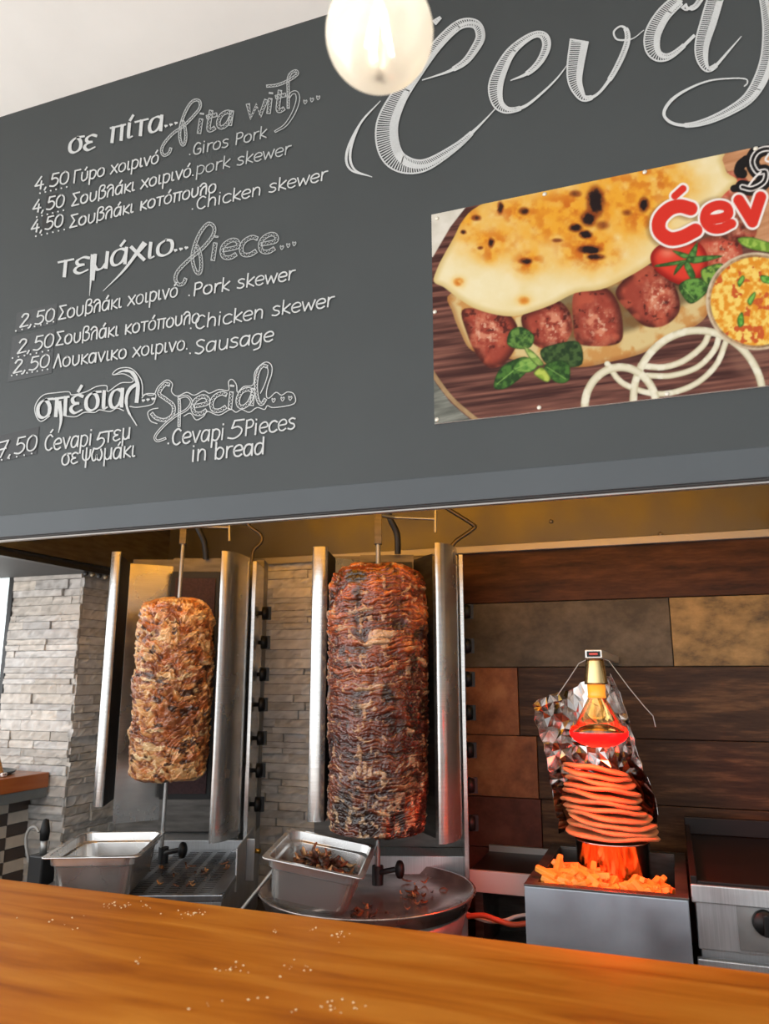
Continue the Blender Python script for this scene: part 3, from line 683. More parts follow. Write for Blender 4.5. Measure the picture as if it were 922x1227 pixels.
letters('heading_lettering', lambda m: (
    outlined(m, smooth_line(Z(4.39, 160, 420, "190,180 165,178 135,225 170,255 210,290 205,340 165,365 120,355 95,330"), 5), 3.6, 1.0),
    outlined(m, Z(4.39, 160, 420, "240,255 243,300 241,350 240,400"), 2.6, 1.0),
    outlined(m, smooth_line(Z(4.39, 160, 420, "235,250 280,240 305,270 280,310 220,345 160,395 115,450 125,475 170,462"), 5), 2.2, 0.95, dots=False),
    write(m, 'ecia', (229, 497.5), (307, 485), 20.5, 4.2, 0.1, 'outline'),
    outlined(m, smooth_line(Z(4.39, 160, 420, "705,85 680,80 655,115 645,190 655,260 675,282 695,255"), 5), 3.4, 1.0), ribbon(m, smooth_line(Z(4.39, 160, 420, "705,85 708,120 690,180 668,225"), 5), 1.0),
    ribbon(m, smooth_line(Z(4.39, 160, 420, "45,250 60,230 85,235 110,230 130,190 175,155 205,175 200,215 230,240 280,220 320,235 370,212 400,225 450,205 500,210 500,165 520,152 542,180 548,220 580,190 630,180 640,110 690,62 725,75 728,120 705,190 700,240 715,250 750,220 780,235 810,218 845,230 845,280 740,300 705,290 690,310 650,300 610,325 570,310 540,325 510,310 450,340 390,320 370,345 330,365 300,330 265,345"), 4), 1.05),
    ribbon(m, smooth_line(Z(4.39, 160, 420, "125,385 90,370 75,330 95,310 130,303"), 5), 1.05), open_hearts(m, [(328, 479.5), (338.8, 478), (348, 477)])))
letters('dish_lettering', lambda m: (write(m, 'Ćevapi', (53, 540.5), (111, 533), 13.2, 1.8, 0.1), write(m, '5', (111, 539), (125, 536), 14, 2.0, 0.3), write(m, 'τεμ', (125, 530), (157, 525.5), 13, 1.9, 0.08)))
line('σε', (73.5, 557.5), (95, 555), 13, 1.8, 0.08)
letters('dish_lettering', lambda m: (write(m, 'ψωμάκι', (98, 553), (163, 547), 13, 1.85, 0.08),))
letters('dish_lettering', lambda m: (write(m, '·Cevapi', (200, 534), (270, 526), 13.5, 1.9, 0.1), write(m, '5', (272, 526.5), (291, 524), 15.5, 2.0, 0.25), write(m, 'Pieces', (293, 522.5), (355, 513.5), 13.2, 1.9, 0.08)))
line('in bread', (229.5, 553), (318, 543.5), 13.5, 2.0, 0.06)
letters('price_lettering', lambda m: price(m, '7,50', (-4, 549), (45, 538.5), 19, (2, 551), (38, 543.5), 5))

def swash(m, pts, hatch=2.5, lw=2.0):
    q = smooth_line([(a, c, w_) for a, c, w_ in pts], 7); q = np.array(q)
    W = np.clip(q[:, 2], 0.8, None)
    thin = W < 4.0; P = q[:, :2]
    i = 0
    while i < len(P) - 1:
        k = i
        while k < len(P) - 1 and thin[k] == thin[i]: k += 1
        if k - i >= 1:
            sl = slice(i, k + 1)
            if thin[i]: ribbon(m, P[sl], W[sl], cap=False)
            else: outlined(m, P[sl], W[sl], lw, dots=False, hatch=hatch); ribbon(m, P[sl] + np.array([0.30, 0.0]) * W[sl][:, None], W[sl] * 0.34, cap=False)
        i = max(k, i + 1)
def title(m):
    swash(m, [(506, 96, 1.2), (522, 91, 2), (539, 85, 3.5), (556, 75, 6), (567, 62, 8), (576, 44, 9.5), (570, 29, 9.5), (550, 30, 10), (524, 54, 11), (498, 88, 14), (477, 118, 19), (464, 150, 25), (467, 180, 26), (482, 196, 21), (509, 198, 13), (545, 177, 7), (568, 157, 3.5), (583, 142, 1.8), (595, 129, 1)])
    for k in (0, 1): ribbon(m, smooth_line([(456, 121), (432, 148), (416 + 4 * k, 182), (420 + 5 * k, 203), (446, 212)], 7), [0.9 + 2.2 * math.sin(math.pi * j / 28) for j in range(29)])
    swash(m, [(521, 27, 5), (528, 21, 2)])
    swash(m, [(612, 96.5, 1.2), (632, 88, 4), (647, 73.8, 6.5), (655, 56.4, 8.5), (653, 44.5, 8.5), (643.5, 41, 6), (629, 47.7, 7), (612, 63, 10), (600, 84.6, 14), (594, 104, 16), (596, 121.5, 13), (603.4, 130, 9), (614, 132, 5), (631.6, 126, 3.5), (653, 108.5, 2.5), (668.5, 93, 1.8), (680, 78, 1)])
    swash(m, [(694.5, 48.8, 21), (690, 76, 19), (689, 95.4, 16), (693.4, 109, 12), (701, 118, 6), (716, 113, 3.2), (731, 95, 4), (744, 71.6, 5), (752, 50, 5), (751, 36, 4.2), (744, 31.5, 2.2), (736, 38, 2.2), (739, 46.6, 2.2), (749, 48, 2), (760, 45.5, 1.2), (772, 36, 1)])
    swash(m, [(813, 0, 14), (795, 17.8, 16), (783, 39.5, 18), (782, 57, 17), (789, 67, 12), (801, 68, 6.5), (815, 59, 4.2), (833, 42, 3.8)])
    swash(m, [(820, 7, 7), (823, 10, 4), (833, 8, 4.5), (842, -4, 5)])
    swash(m, [(858, -3, 18), (849.5, 25.7, 18), (842, 51, 16), (841.5, 69, 13), (847, 82, 6.5), (856.5, 80, 4), (872, 63, 2.6), (889, 43.4, 1)])
    swash(m, [(914, -8, 8), (919, 16, 11), (922, 39.5, 14), (920, 69, 15), (912, 94.7, 15), (898, 116.5, 12), (878, 131, 9), (850.5, 144, 6.5), (825, 150, 4), (805, 147, 3.6), (796, 136, 3.8), (805, 120, 3.8), (825, 106.6, 2.8), (850.5, 96.7, 2), (878, 93.8, 1.6), (894, 94.7, 1.6), (896, 99.7, 1.6), (892, 103.6, 1.4)])
plab(letters('title_lettering', title), 'large hatched script title in white chalk')

# ------------------------------------------------------------------ printed banner (flat print on a thin sheet)
def poly_mask(X, Y, pts, soft=0.9):
    P = np.array(pts, float); n = len(P); d = np.full(X.shape, 1e9); inside = np.zeros(X.shape, bool)
    for i in range(n):
        ax, ay = P[i]; bx, by = P[(i + 1) % n]
        ex, ey = bx - ax, by - ay; t_ = np.clip(((X - ax) * ex + (Y - ay) * ey) / (ex * ex + ey * ey + 1e-9), 0, 1)
        d = np.minimum(d, (X - ax - t_ * ex) ** 2 + (Y - ay - t_ * ey) ** 2)
        if ay != by: inside ^= ((ay > Y) != (by > Y)) & (X < (bx - ax) * (Y - ay) / (by - ay) + ax)
    d = np.sqrt(d); sd = np.where(inside, d, -d)
    return sstep(-soft, soft, sd), sd
def line_dist(X, Y, pts):
    d = np.full(X.shape, 1e9); P = np.array(pts, float)
    for i in range(len(P) - 1):
        ax, ay = P[i]; ex, ey = P[i + 1] - P[i]; t_ = np.clip(((X - ax) * ex + (Y - ay) * ey) / (ex * ex + ey * ey + 1e-9), 0, 1)
        d = np.minimum(d, (X - ax - t_ * ex) ** 2 + (Y - ay - t_ * ey) ** 2)
    return np.sqrt(d)
def sm(pts, n=5): return [tuple(q) for q in smooth_line(list(pts) + [pts[0]], n, True)][:-1]
def paint(X, Y):
    N = lambda s, o=4, k=0: fbm(X / s + k, Y / s + k * 1.7, k, o)
    grain = fbm((X + Y * 0.1) / 70, (Y + X * 0.13) / 3.2, 2, 4)
    col = mixc([66, 36, 32], [150, 98, 82], np.clip((grain - 0.28) * 1.9, 0, 1))
    col = mixc(col, [178, 130, 108], sstep(0.6, 0.8, N(60, 3, 3)) * 0.35)
    def lay(mask, c): nonlocal col; col = col * (1 - mask[..., None]) + np.asarray(c) * mask[..., None]
    m, _ = poly_mask(X, Y, [(515, 250), (561, 245), (540, 272), (519, 308), (515, 308)]); lay(m, mixc([214, 206, 190], [240, 234, 222], N(9)))
    rim = line_dist(X, Y, sm([(517, 441), (524, 455), (540, 476), (556, 491), (575, 504)])[:-5]); lay(sstep(3.4, 2.0, rim), mixc([150, 116, 80], [190, 160, 118], N(8)))
    m, _ = poly_mask(X, Y, [(515, 447), (524, 461), (540, 482), (556, 496), (576, 512), (515, 520)]); lay(m, mixc([70, 72, 66], [172, 172, 160], fbm((X - Y * 0.2) / 26, (Y + X * 0.25) / 2.6, 4, 3)))
    m, _ = poly_mask(X, Y, [(850, 180), (980, 150), (980, 300), (880, 292), (862, 225), (872, 205)], 1.5); lay(m, mixc([176, 116, 76], [226, 172, 128], fbm((X - Y) / 40, (Y + X * 0.3) / 4, 6, 4)))
    # lower bread
    m, sd = poly_mask(X, Y, sm([(540, 352), (543, 375), (552, 398), (566, 420), (600, 428), (650, 436), (695, 440), (730, 434), (768, 424), (800, 408), (828, 394), (846, 380), (851, 362), (830, 345), (700, 335), (600, 345)]))
    bc = mixc([222, 196, 138], [206, 150, 84], sstep(0.42, 0.66, N(13, 4, 2))); bc = mixc(bc, [158, 96, 46], sstep(8, 1, sd) * 0.55); lay(m, bc)
    m, _ = poly_mask(X, Y, [(640, 360), (850, 320), (845, 352), (760, 395), (690, 415), (650, 415), (622, 400)], 5); lay(m * 0.55, [60, 44, 28])
    # sausages
    def saus(pts, hx, hy, base=(160, 66, 50), dark=(84, 34, 26), hi=(226, 150, 118)):
        m, sd = poly_mask(X, Y, sm(pts), 1.2)
        c = mixc(dark, base, sstep(0, 11, sd)); n_ = N(6.5, 5, hx % 7)
        c = mixc(c, [196, 92, 66], sstep(0.48, 0.72, N(15, 3, hy % 5)) * 0.7)
        g = np.exp(-(((X - hx) / 15) ** 2 + ((Y - hy) / 18) ** 2)); c = mixc(c, hi, np.clip(g * sstep(0.38, 0.78, n_) * 1.6, 0, 0.85)); c = mixc(c, [236, 190, 160], np.clip(g * sstep(0.56, 0.7, N(3.4, 3, hy % 6)), 0, 0.7))
        c = mixc(c, [58, 22, 18], sstep(0.36, 0.22, n_) * 0.7); lay(m, c)
    saus([(838, 290), (868, 281), (887, 291), (889, 312), (868, 322), (848, 318)], 868, 300, (208, 88, 66), (140, 50, 38))
    saus([(858, 258), (890, 244), (905, 262), (905, 284), (880, 290), (862, 280)], 885, 262, (150, 60, 48))
    saus([(856, 214), (882, 205), (900, 222), (896, 240), (868, 246), (856, 236)], 874, 222, (206, 92, 70), (150, 60, 44))
    saus([(738, 352), (752, 332), (776, 318), (800, 330), (813, 352), (814, 374), (797, 390), (774, 391), (756, 376)], 790, 356)
    saus([(688, 352), (706, 345), (728, 346), (742, 365), (747, 395), (742, 411), (716, 415), (692, 410), (687, 385)], 718, 388)
    saus([(625, 380), (645, 368), (668, 360), (683, 374), (686, 396), (674, 414), (652, 418), (634, 406)], 664, 390)
    saus([(554, 372), (580, 370), (606, 374), (620, 390), (620, 412), (606, 434), (588, 441), (572, 426), (560, 400)], 584, 396)
    # onion rings
    def ring(pts, wdt):
        d = line_dist(X, Y, [tuple(q) for q in smooth_line(pts, 8)]); m = sstep(wdt / 2 + 0.8, wdt / 2 - 0.8, d)
        c = mixc([236, 228, 200], [186, 176, 142], sstep(wdt * 0.1, wdt * 0.55, d) * 0.8); c = mixc(c, [250, 246, 226], sstep(0.5, 0.7, N(9, 3, 8)) * 0.6); lay(m, c)
    ell = lambda cx, cy, rx, ry, a0, a1: [(cx + rx * math.cos(math.radians(a)), cy + ry * math.sin(math.radians(a))) for a in np.linspace(a0, a1, 13)]
    ring([(728, 436), (748, 460), (790, 472), (830, 462), (858, 438), (871, 408)], 7)
    ring([(776, 450), (805, 450), (836, 440), (856, 420), (862, 404)], 7)
    ring([(768, 438), (795, 440), (820, 432), (842, 415), (850, 400)], 7.5)
    ring(ell(837, 480, 78, 84, 178, 372), 9)
    ring(ell(744, 488, 43, 48, 170, 375), 9.5)
    # top bread
    m, sd = poly_mask(X, Y, sm([(520, 337), (525, 320), (532, 306), (545, 283), (555, 264), (575, 246), (640, 215), (740, 180), (858, 180), (866, 192), (872, 207), (884, 217), (866, 235), (856, 252), (844, 276), (805, 290), (797, 303), (770, 322), (745, 336), (720, 347), (690, 351), (664, 364), (640, 373), (616, 379), (590, 376), (566, 368), (545, 354), (532, 344)], 4))
    c = mixc([238, 216, 156], [250, 238, 200], N(18, 4, 1)); c = mixc(c, [212, 182, 112], sstep(9, 0, sd) * 0.7)
    for (x, y, rx, ry, s) in ((590, 288, 44, 20, .8), (672, 262, 62, 36, .95), (622, 254, 42, 18, .8), (748, 236, 66, 44, .95), (706, 300, 44, 26, .9), (790, 215, 40, 26, .75), (562, 262, 18, 20, .7), (634, 314, 22, 16, .9), (588, 305, 16, 12, .7), (550, 338, 7, 6, .9), (628, 360, 9, 6, .7), (688, 246, 50, 22, .8), (766, 260, 30, 22, .8), (822, 228, 14, 10, .6)):
        g = np.exp(-(((X - x) / rx) ** 2 + ((Y - y) / ry) ** 2)) * s; n_ = N(10, 5, 5)
        c = mixc(c, [244, 172, 48], np.clip(g * (0.25 + 1.5 * n_), 0, 0.95)); c = mixc(c, [206, 104, 24], np.clip((g - 0.3) * 1.7 * sstep(0.36, 0.72, N(8, 5, 9)), 0, 0.9))
    for (x, y, rx, ry, s) in ((714, 242, 10, 17, 1.2), (706, 262, 9, 9, 1), (690, 273, 8, 5, 1.1), (702, 281, 7.5, 5, 1.1), (707, 299, 13, 5, 1.2), (714, 308, 11, 4, .9), (772, 245, 6, 9, 1), (628, 253, 7, 5, .8), (600, 249, 4, 8, .8), (589, 291, 3.5, 6, .9), (630, 313, 8, 4, .9), (576, 297, 4, 2.5, .7), (571, 261, 6, 4, .7), (556, 278, 4, 3, .8), (668, 288, 8, 3, .6), (752, 255, 8, 5, .5), (690, 232, 8, 5, .6), (722, 270, 10, 7, .5)):
        g = np.exp(-((((X - x) + 3 * (N(6, 3, 4) - .5)) / rx) ** 2 + ((Y - y) / ry) ** 2)) * s
        c = mixc(c, [132, 56, 22], sstep(0.12, 0.5, g) * 0.75); c = mixc(c, [34, 20, 20], sstep(0.42, 0.8, g + 0.5 * (N(4, 3, 6) - .5)) * min(1, s))
    lay(m, c)
    # tomato, herbs, onion tops, bowl of relish
    m, sd = poly_mask(X, Y, sm([(780, 306), (790, 294), (812, 288), (836, 290), (848, 306), (846, 324), (832, 338), (815, 341), (796, 332), (783, 320)]))
    c = mixc([150, 26, 20], [224, 62, 44], sstep(0, 10, sd)); c = mixc(c, [250, 160, 130], np.exp(-(((X - 800) / 9) ** 2 + ((Y - 303) / 6) ** 2)) * 0.6); lay(m, c)
    def leaf(pts, c1, c2, mid=None):
        m, sd = poly_mask(X, Y, sm(pts, 4), 1.0); c = mixc(c1, c2, np.clip(0.2 + 0.9 * sstep(0.3, 0.7, N(5, 4, pts[0][0] % 9)), 0, 1)); c = mixc(c, [24, 44, 18], sstep(2.5, 0, sd) * 0.5)
        if mid: c = mixc(c, [150, 190, 96], sstep(1.1, 0.3, line_dist(X, Y, mid)) * 0.6)
        lay(m, c)
    D, Lg, Br = (30, 58, 26), (76, 120, 50), (140, 176, 74)
    for pts in ([(788, 317), (824, 311), (826, 315), (790, 320)], [(822, 312), (836, 290), (833, 312)], [(826, 308), (862, 306), (862, 309), (832, 316)], [(826, 314), (834, 330), (828, 334), (820, 318)], [(822, 314), (808, 330), (812, 318)], [(820, 310), (806, 300), (826, 305)]): leaf(pts, (40, 84, 34), (98, 148, 70))
    leaf([(840, 325), (852, 318), (866, 316), (871, 326), (862, 340), (848, 344)], D, Br); leaf([(814, 342), (826, 334), (840, 334), (850, 344), (842, 356), (828, 364), (818, 354)], D, (110, 160, 70), [(820, 345), (832, 358)])
    leaf([(884, 287), (900, 284), (930, 292), (980, 300), (980, 308), (905, 300)], (96, 140, 40), (164, 196, 84))
    leaf([(648, 420), (668, 412), (694, 410), (698, 436), (676, 440), (655, 436)], (26, 46, 24), (70, 96, 50))
    leaf([(592, 464), (598, 444), (614, 432), (632, 428), (632, 444), (618, 458), (604, 466)], D, Lg, [(596, 460), (628, 434)])
    leaf([(608, 412), (612, 396), (626, 392), (640, 402), (636, 416), (620, 418)], (26, 56, 26), (104, 142, 66)); leaf([(616, 444), (622, 432), (640, 428), (646, 436), (636, 446)], (70, 120, 50), (140, 180, 84), [(618, 442), (642, 432)])
    leaf([(628, 415), (640, 422), (652, 436), (644, 438), (634, 428)], (110, 150, 60), (180, 200, 110)); leaf([(652, 440), (668, 432), (682, 436), (682, 456), (666, 458)], D, Lg, [(656, 440), (678, 454)]); leaf([(640, 446), (650, 440), (660, 452), (656, 458), (644, 452)], (130, 160, 50), (190, 204, 90))
    rr = np.sqrt(((X - 907) / 60) ** 2 + ((Y - 361) / 58) ** 2); lay(sstep(1.02, 0.99, rr), mixc([120, 84, 52], [226, 200, 160], N(5, 3, 2)))
    lay(sstep(0.93, 0.90, rr), mixc(mixc([232, 150, 40], [250, 214, 110], sstep(0.35, 0.65, N(5, 4, 3))), [206, 92, 40], sstep(0.62, 0.72, N(8, 4, 7))))
    for pts in ([(884, 382), (890, 374), (892, 388), (886, 392)], [(896, 360), (904, 350), (906, 354), (900, 366)], [(884, 338), (890, 330), (893, 334), (887, 344)], [(912, 330), (924, 332), (926, 340), (914, 338)]): leaf(pts, (60, 130, 40), (130, 190, 80))
    lay((sstep(1.02, 1.0, rr) * sstep(0.955, 0.97, rr)) * 0.5, [244, 232, 208])
    # black script ornament and red word
    def strokes(lst, w_, c):
        for pts in lst: lay(sstep(w_ / 2 + 0.6, w_ / 2 - 0.6, line_dist(X, Y, pts)), c)
    sc1 = [tuple(q) for q in smooth_line([(938, 184), (922, 178), (908, 182), (902, 194), (908, 206), (918, 206), (916, 218), (902, 226), (890, 224)], 6)]
    sc2 = [tuple(q) for q in smooth_line([(912, 206), (904, 214), (898, 222)], 6)]; sc3 = [tuple(q) for q in smooth_line([(895, 192), (888, 198), (886, 206), (890, 208)], 6)]; sc4 = [tuple(q) for q in smooth_line([(930, 196), (918, 192), (922, 184)], 6)]
    strokes([sc1], 17, [26, 22, 22]); strokes([sc3], 12, [26, 22, 22]); strokes([[(880, 226), (898, 222)]], 9, [26, 22, 22]); strokes([[(912, 222), (908, 232)]], 9, [26, 22, 22])
    strokes([sc1], 7, [246, 240, 236]); strokes([sc1], 3.6, [26, 22, 22]); strokes([sc2, sc4], 2.4, [246, 240, 236])
    Cs = [tuple(q) for q in smooth_line([(828, 250), (815, 247), (802, 251), (791, 263), (791, 277), (803, 286), (818, 284), (834, 276)], 7)]
    es = [tuple(q) for q in smooth_line([(848, 263), (862, 262), (873, 257), (871, 248), (860, 246), (848, 252), (845, 264), (852, 273), (864, 274), (877, 268)], 7)]
    vs_ = [(886, 240), (902, 266), (912, 236)]; acc = [(809, 235), (819, 226)]; ap = [tuple(q) for q in smooth_line([(944, 236), (930, 240), (926, 252), (934, 262), (948, 256)], 6)]
    sh = [[(a - 3, c_ + 2) for a, c_ in q] for q in (Cs, es, vs_)]
    for q in sh: lay(sstep(15, 8, line_dist(X, Y, q)) * 0.4, [90, 66, 44])
    Wh = [250, 242, 236]; Rd = [222, 52, 38]
    strokes([Cs], 22, Wh); strokes([es], 16.5, Wh); strokes([vs_], 19, Wh); strokes([acc], 14, Wh)
    strokes([Cs], 16.5, Rd); strokes([es], 11.5, Rd); strokes([vs_], 13.5, Rd); strokes([acc], 8.5, Rd)
    return np.clip(col, 0, 255)
banner = thing('food_banner', 'rectangular printed banner showing flatbread with grilled sausages, screwed to the menu board', 'banner', (0, YB, 2.2))
A = atY(519, 257, YB - 0.004); Bq = atY(519, 508, YB - 0.004); bx0 = (A[0] + Bq[0]) / 2; bz1, bz0 = A[2], Bq[2]
bx1 = atY(962, 200, YB - 0.004)[0]
b = MB(); b.box((bx0, YB - 0.0035, bz0), (bx1, YB - 0.0005, bz1)); b.build('backing_sheet', 'white_plastic', banner)
NU, NV = 470, 330
gu, gv = np.meshgrid(np.linspace(bx0, bx1, NU), np.linspace(bz0, bz1, NV))
V = np.stack([gu.ravel(), np.full(gu.size, YB - 0.0042), gv.ravel()], 1)
pp = proj(V)
pc = linA(paint(pp[:, 0], pp[:, 1])) * 0.62
grid_obj('print', V, NU, NV, 'print', banner, colors=pc, smooth=False)
b = MB(); b.lathe([(0.0042, 0), (0.004, 0.0016), (0.0022, 0.0026), (0.0, 0.0028)], (0, 0, 0), 12)
proto = b.build('screw', 'screw', banner, world=False)
for i, (px, py) in enumerate(((524, 262), (653, 233), (773, 206.5), (906, 178.5), (521.5, 374), (524, 503), (646.5, 488.6), (799.8, 472.4))):
    o = proto if i == 0 else dup(proto, banner)
    p = atY(px, py, YB - 0.004); o.location = root_matrix(banner).inverted() @ Vector(p); o.rotation_euler = (math.pi / 2, 0, 0)

# ------------------------------------------------------------------ pendant bulb
pb = cC + ray(455, 41) * 0.88
t = thing('pendant_bulb', 'large round glass filament bulb, lit, hanging from the ceiling', 'light bulb', tuple(pb))
R0 = 0.0615
prof = [(R0 * math.sin(a), -R0 * math.cos(a)) for a in np.linspace(0, 2.62, 34)] + [(0.022, R0 * 1.02), (0.0185, R0 * 1.14), (0.018, R0 * 1.24)]
b = MB(); b.lathe(prof, tuple(pb), 48); b.build('glass_globe', 'bulb_glass', t)
b = MB(); b.lathe([(0.0, 0.074), (0.019, 0.074), (0.021, 0.08), (0.021, 0.13), (0.012, 0.14), (0.0, 0.142)], tuple(pb), 24); b.build('socket', 'rubber', t)
b = MB(); b.tube([(pb[0], pb[1], pb[2] + 0.14), (pb[0], pb[1], CEIL)], 0.003, 8); b.build('cord', 'rubber', t)
b = MB(); b.lathe([(0.0, 0.0), (0.045, 0.0), (0.045, -0.012), (0.02, -0.025), (0.0, -0.025)], (pb[0], pb[1], CEIL), 24); b.build('ceiling_rose', 'rubber', t)
b = MB(); b.tube([(pb[0], pb[1], pb[2] + 0.07), (pb[0], pb[1], pb[2] + 0.03)], [0.007, 0.004], 10); b.build('stem', 'white_plastic', t)
for k in range(4):
    a = math.pi / 4 + k * math.pi / 2; b = MB()
    b.tube([(pb[0] + 0.006 * math.cos(a), pb[1] + 0.006 * math.sin(a), pb[2] + 0.034), (pb[0] + 0.016 * math.cos(a), pb[1] + 0.016 * math.sin(a), pb[2] - 0.022)], 0.0022, 8)
    b.build('filament', 'filament', t)
b = MB(); b.lathe([(0.0, 0), (0.005, 0.0015), (0.006, 0.004), (0.003, 0.007), (0, 0.0075)], (pb[0], pb[1], pb[2] - R0 + 0.003), 14); b.build('bottom_stamp', 'screw_dark', t)

# ------------------------------------------------------------------ back bench
bench = thing('back_bench', 'dark steel back bench carrying the grills and the fries warmer', 'bench', (-0.8, 1.8, 0.0))
b = MB(); b.box((-1.74, 1.40, 0.87), (1.4, 2.235, 0.90)); b.build('top', 'steel_dark', bench, bevel=0.003)
b = MB(); b.box((-1.72, 1.46, 0.0), (1.38, 2.22, 0.87)); b.build('cabinet', 'steel_dark', bench)

# ------------------------------------------------------------------ gyros grills
class Loc:
    """local frame of one grill: x to its right, y to its back, z up from the floor"""
    def __init__(s, ax, ay, a): s.ax, s.ay, s.a = ax, ay, a; s.c, s.s = math.cos(a), math.sin(a)
    def at(s, px, py, ly):
        d = ray(px, py); n = np.array([-s.s, s.c, 0]); p0 = np.array([s.ax, s.ay, 0]) + n * ly
        return cC + d * (((p0 - cC) @ n) / (d @ n))
    def x(s, px, ly, py=812): p = s.at(px, py, ly); return (p[0] - s.ax) * s.c + (p[1] - s.ay) * s.s
    def z(s, px, py, ly): return s.at(px, py, ly)[2]
    def w(s, x, y, z): return (s.ax + x * s.c - y * s.s, s.ay + x * s.s + y * s.c, z)
def wsheet(L, pts, z0, z1, th=0.0016, smooth=False):
    b = MB(); b.sheet([L.w(x, y, 0)[:2] for x, y in pts], z0, z1, th, 0, smooth); return b
def knob_mesh(L, x, y, z):
    b = MB(); ax = Matrix.Rotation(L.a, 3, 'Z') @ Matrix.Rotation(math.pi / 2, 3, 'Y'); c = L.w(x, y, z)
    b.lathe([(0.0, 0.0), (0.006, 0.0), (0.006, 0.010), (0.020, 0.011), (0.020, 0.018), (0.017, 0.028), (0.0, 0.029)], c, 18, axis=ax)
    b2 = MB(); m4 = Matrix.Translation(Vector(c)) @ Matrix.Rotation(L.a, 4, 'Z'); b2.box((0.022, -0.005, -0.019), (0.036, 0.005, 0.019), mat=m4)
    return b, b2
def grill(L, side, label):
    t = thing('gyros_grill', label, 'grill', L.w(0, 0, 0.90), L.a)
    t.location[2] = 0.90
    left = side == 'left'
    if left:
        P = dict(strip=(122, 134.5), inner=147, pr=200, cr=262, cy=.25, wing=(259, 296), edge=(296, 303), topS=661, botS=967, topP=674, botP=993, topW=660, botW=1011, topC=669)
        bx0_, bx1_ = L.x(134, .15), L.x(303, .11); ly_edge = .11
    else:
        P = dict(strip=(372, 391), inner=392.5, pr=431, cr=497, cy=.25, wing=(523.5, 550), edge=(550, 558), topS=655, botS=985, topP=666, botP=990, topW=650, botW=1012, topC=665)
        bx0_, bx1_ = L.x(376, .2), L.x(557, .11); ly_edge = .11
    zc = L.z(230 if left else 460, P['topC'], .25)
    xe = L.x(P['edge'][1], ly_edge)
    # body: lower base, back casing, side column with the gas taps
    tz = 1.095 if left else 1.083
    b = MB(); m4 = Matrix.Translation(Vector((L.ax, L.ay, 0))) @ Matrix.Rotation(L.a, 4, 'Z')
    if left: b.box((-.205, -.285, .90), (.200, .16, tz - .012), mat=m4); b.box((bx0_, .16, .90), (bx1_, .36, 1.12), mat=m4)
    else: b.box((-.13, -.16, .90), (.13, .18, 1.05), mat=m4); b.box((bx0_, .17, .90), (bx1_, .36, 1.12), mat=m4)
    b.build('base', 'steel_h', t, bevel=0.002)
    b = MB(); b.box((bx0_, .268, 1.12), (bx1_, .36, zc), mat=m4); b.build('casing', 'steel_dark', t, bevel=0.002)
    b = MB(); b.box((xe - .011, ly_edge, 1.02), (xe, .27, L.z(P['edge'][1], 672 if left else 664, ly_edge)), mat=m4)
    plab(b.build('gas_column', 'steel', t, bevel=0.0015), 'upright side plate with the gas taps')
    # facetted reflector behind the meat
    zt = L.z((P['inner'] + P['pr']) / 2, P['topP'], .17); zb = L.z(P['inner'], P['botP'], .12)
    xi, xp, xc_ = L.x(P['inner'], .19), L.x(P['pr'], .25), L.x(P['cr'], .25)
    wsheet(L, [(xi, .19), (xp, .25)], zb, zt).build('reflector_panel', 'steel', t)
    wsheet(L, [(xp, .25), (xc_, .25)], zb - .03, zc).build('reflector_panel', 'steel_dark', t)
    xr_ = L.x(520 if not left else 292, .14)
    wsheet(L, [(xc_, .25), (xr_, .14)], zb - .03, zt).build('reflector_panel', 'steel_dark', t)
    # burner: dark frame and ceramic mesh facing the meat
    zb0, zb1 = (1.215, 1.86) if left else (1.25, 1.86)
    b = MB(); wq = (xc_ - xp) * .5 - .004; xm = (xp + xc_) / 2
    b.box((xm - wq, .225, zb0), (xm + wq, .248, zb1), 0, m4)
    b.box((xm - wq + .012, .221, zb0 + .015), (xm + wq - .012, .226, zb1 - .02), 1, m4)
    plab(b.build('burner', ['black_in', 'mesh'], t, bevel=0.001), 'black framed burner behind the meat')
    # left side shield: bright front flange, plain black inner plate
    xs0, xs1 = L.x(P['strip'][0], .05), L.x(P['strip'][1], .05)
    zt2, zb2 = L.z(P['strip'][0], P['topS'], .05), L.z(P['strip'][0], P['botS'], .05)
    b = wsheet(L, [(xs0 - .001, .058), (xs0 + .001, .052), (xs0 + (xs1 - xs0) * .5, .048), (xs1, .05)], zb2, zt2, .002, True)
    sh = b.build('side_shield', 'steel', t); plab(sh, 'bright left side shield')
    wsheet(L, [(xs1, .052), (L.x(P['inner'], .19) if left else xs1 + .006, .188 if left else .186)], zb2, zt2 - .01, .001).build('shield_lining', 'black_in', sh)
    # right wing: curved sheet
    xa, xb = L.x(P['wing'][0], -.04), L.x(P['wing'][1], ly_edge)
    cur = [(xa + (xb - xa) * math.sin(k / 12 * math.pi / 2), -.04 + (ly_edge + .03) * (1 - math.cos(k / 12 * math.pi / 2))) for k in range(13)]
    zt3, zb3 = L.z(P['wing'][0], P['topW'], -.04), L.z(P['wing'][0] - (12 if left else 0), P['botW'], -.04)
    b = wsheet(L, cur, zb3, zt3, .0016, True); plab(b.build('side_shield', 'steel', t), 'curved right side shield')
    # gas taps down the right side
    ys = (735, 770, 808, 844, 884, 922, 962) if left else (733, 774, 814, 854, 899, 941, 986)
    pxs = (324, 319, 318, 317, 315, 314, 312) if left else (561, 561, 562, 562, 563, 563, 564)
    for i, (px, py) in enumerate(zip(pxs, ys)):
        lyk = .2 if left else .19
        z = L.z(px, py, lyk); k1, k2 = knob_mesh(L, xe - (.002 if left else .006), lyk - (i * .004 if left else 0), z)
        o = k1.build('gas_tap', 'knob', t); k2.build('tap_grip', 'knob', o)
    # skewer with upper holder and lower clamp
    px0 = 217 if left else 457.5
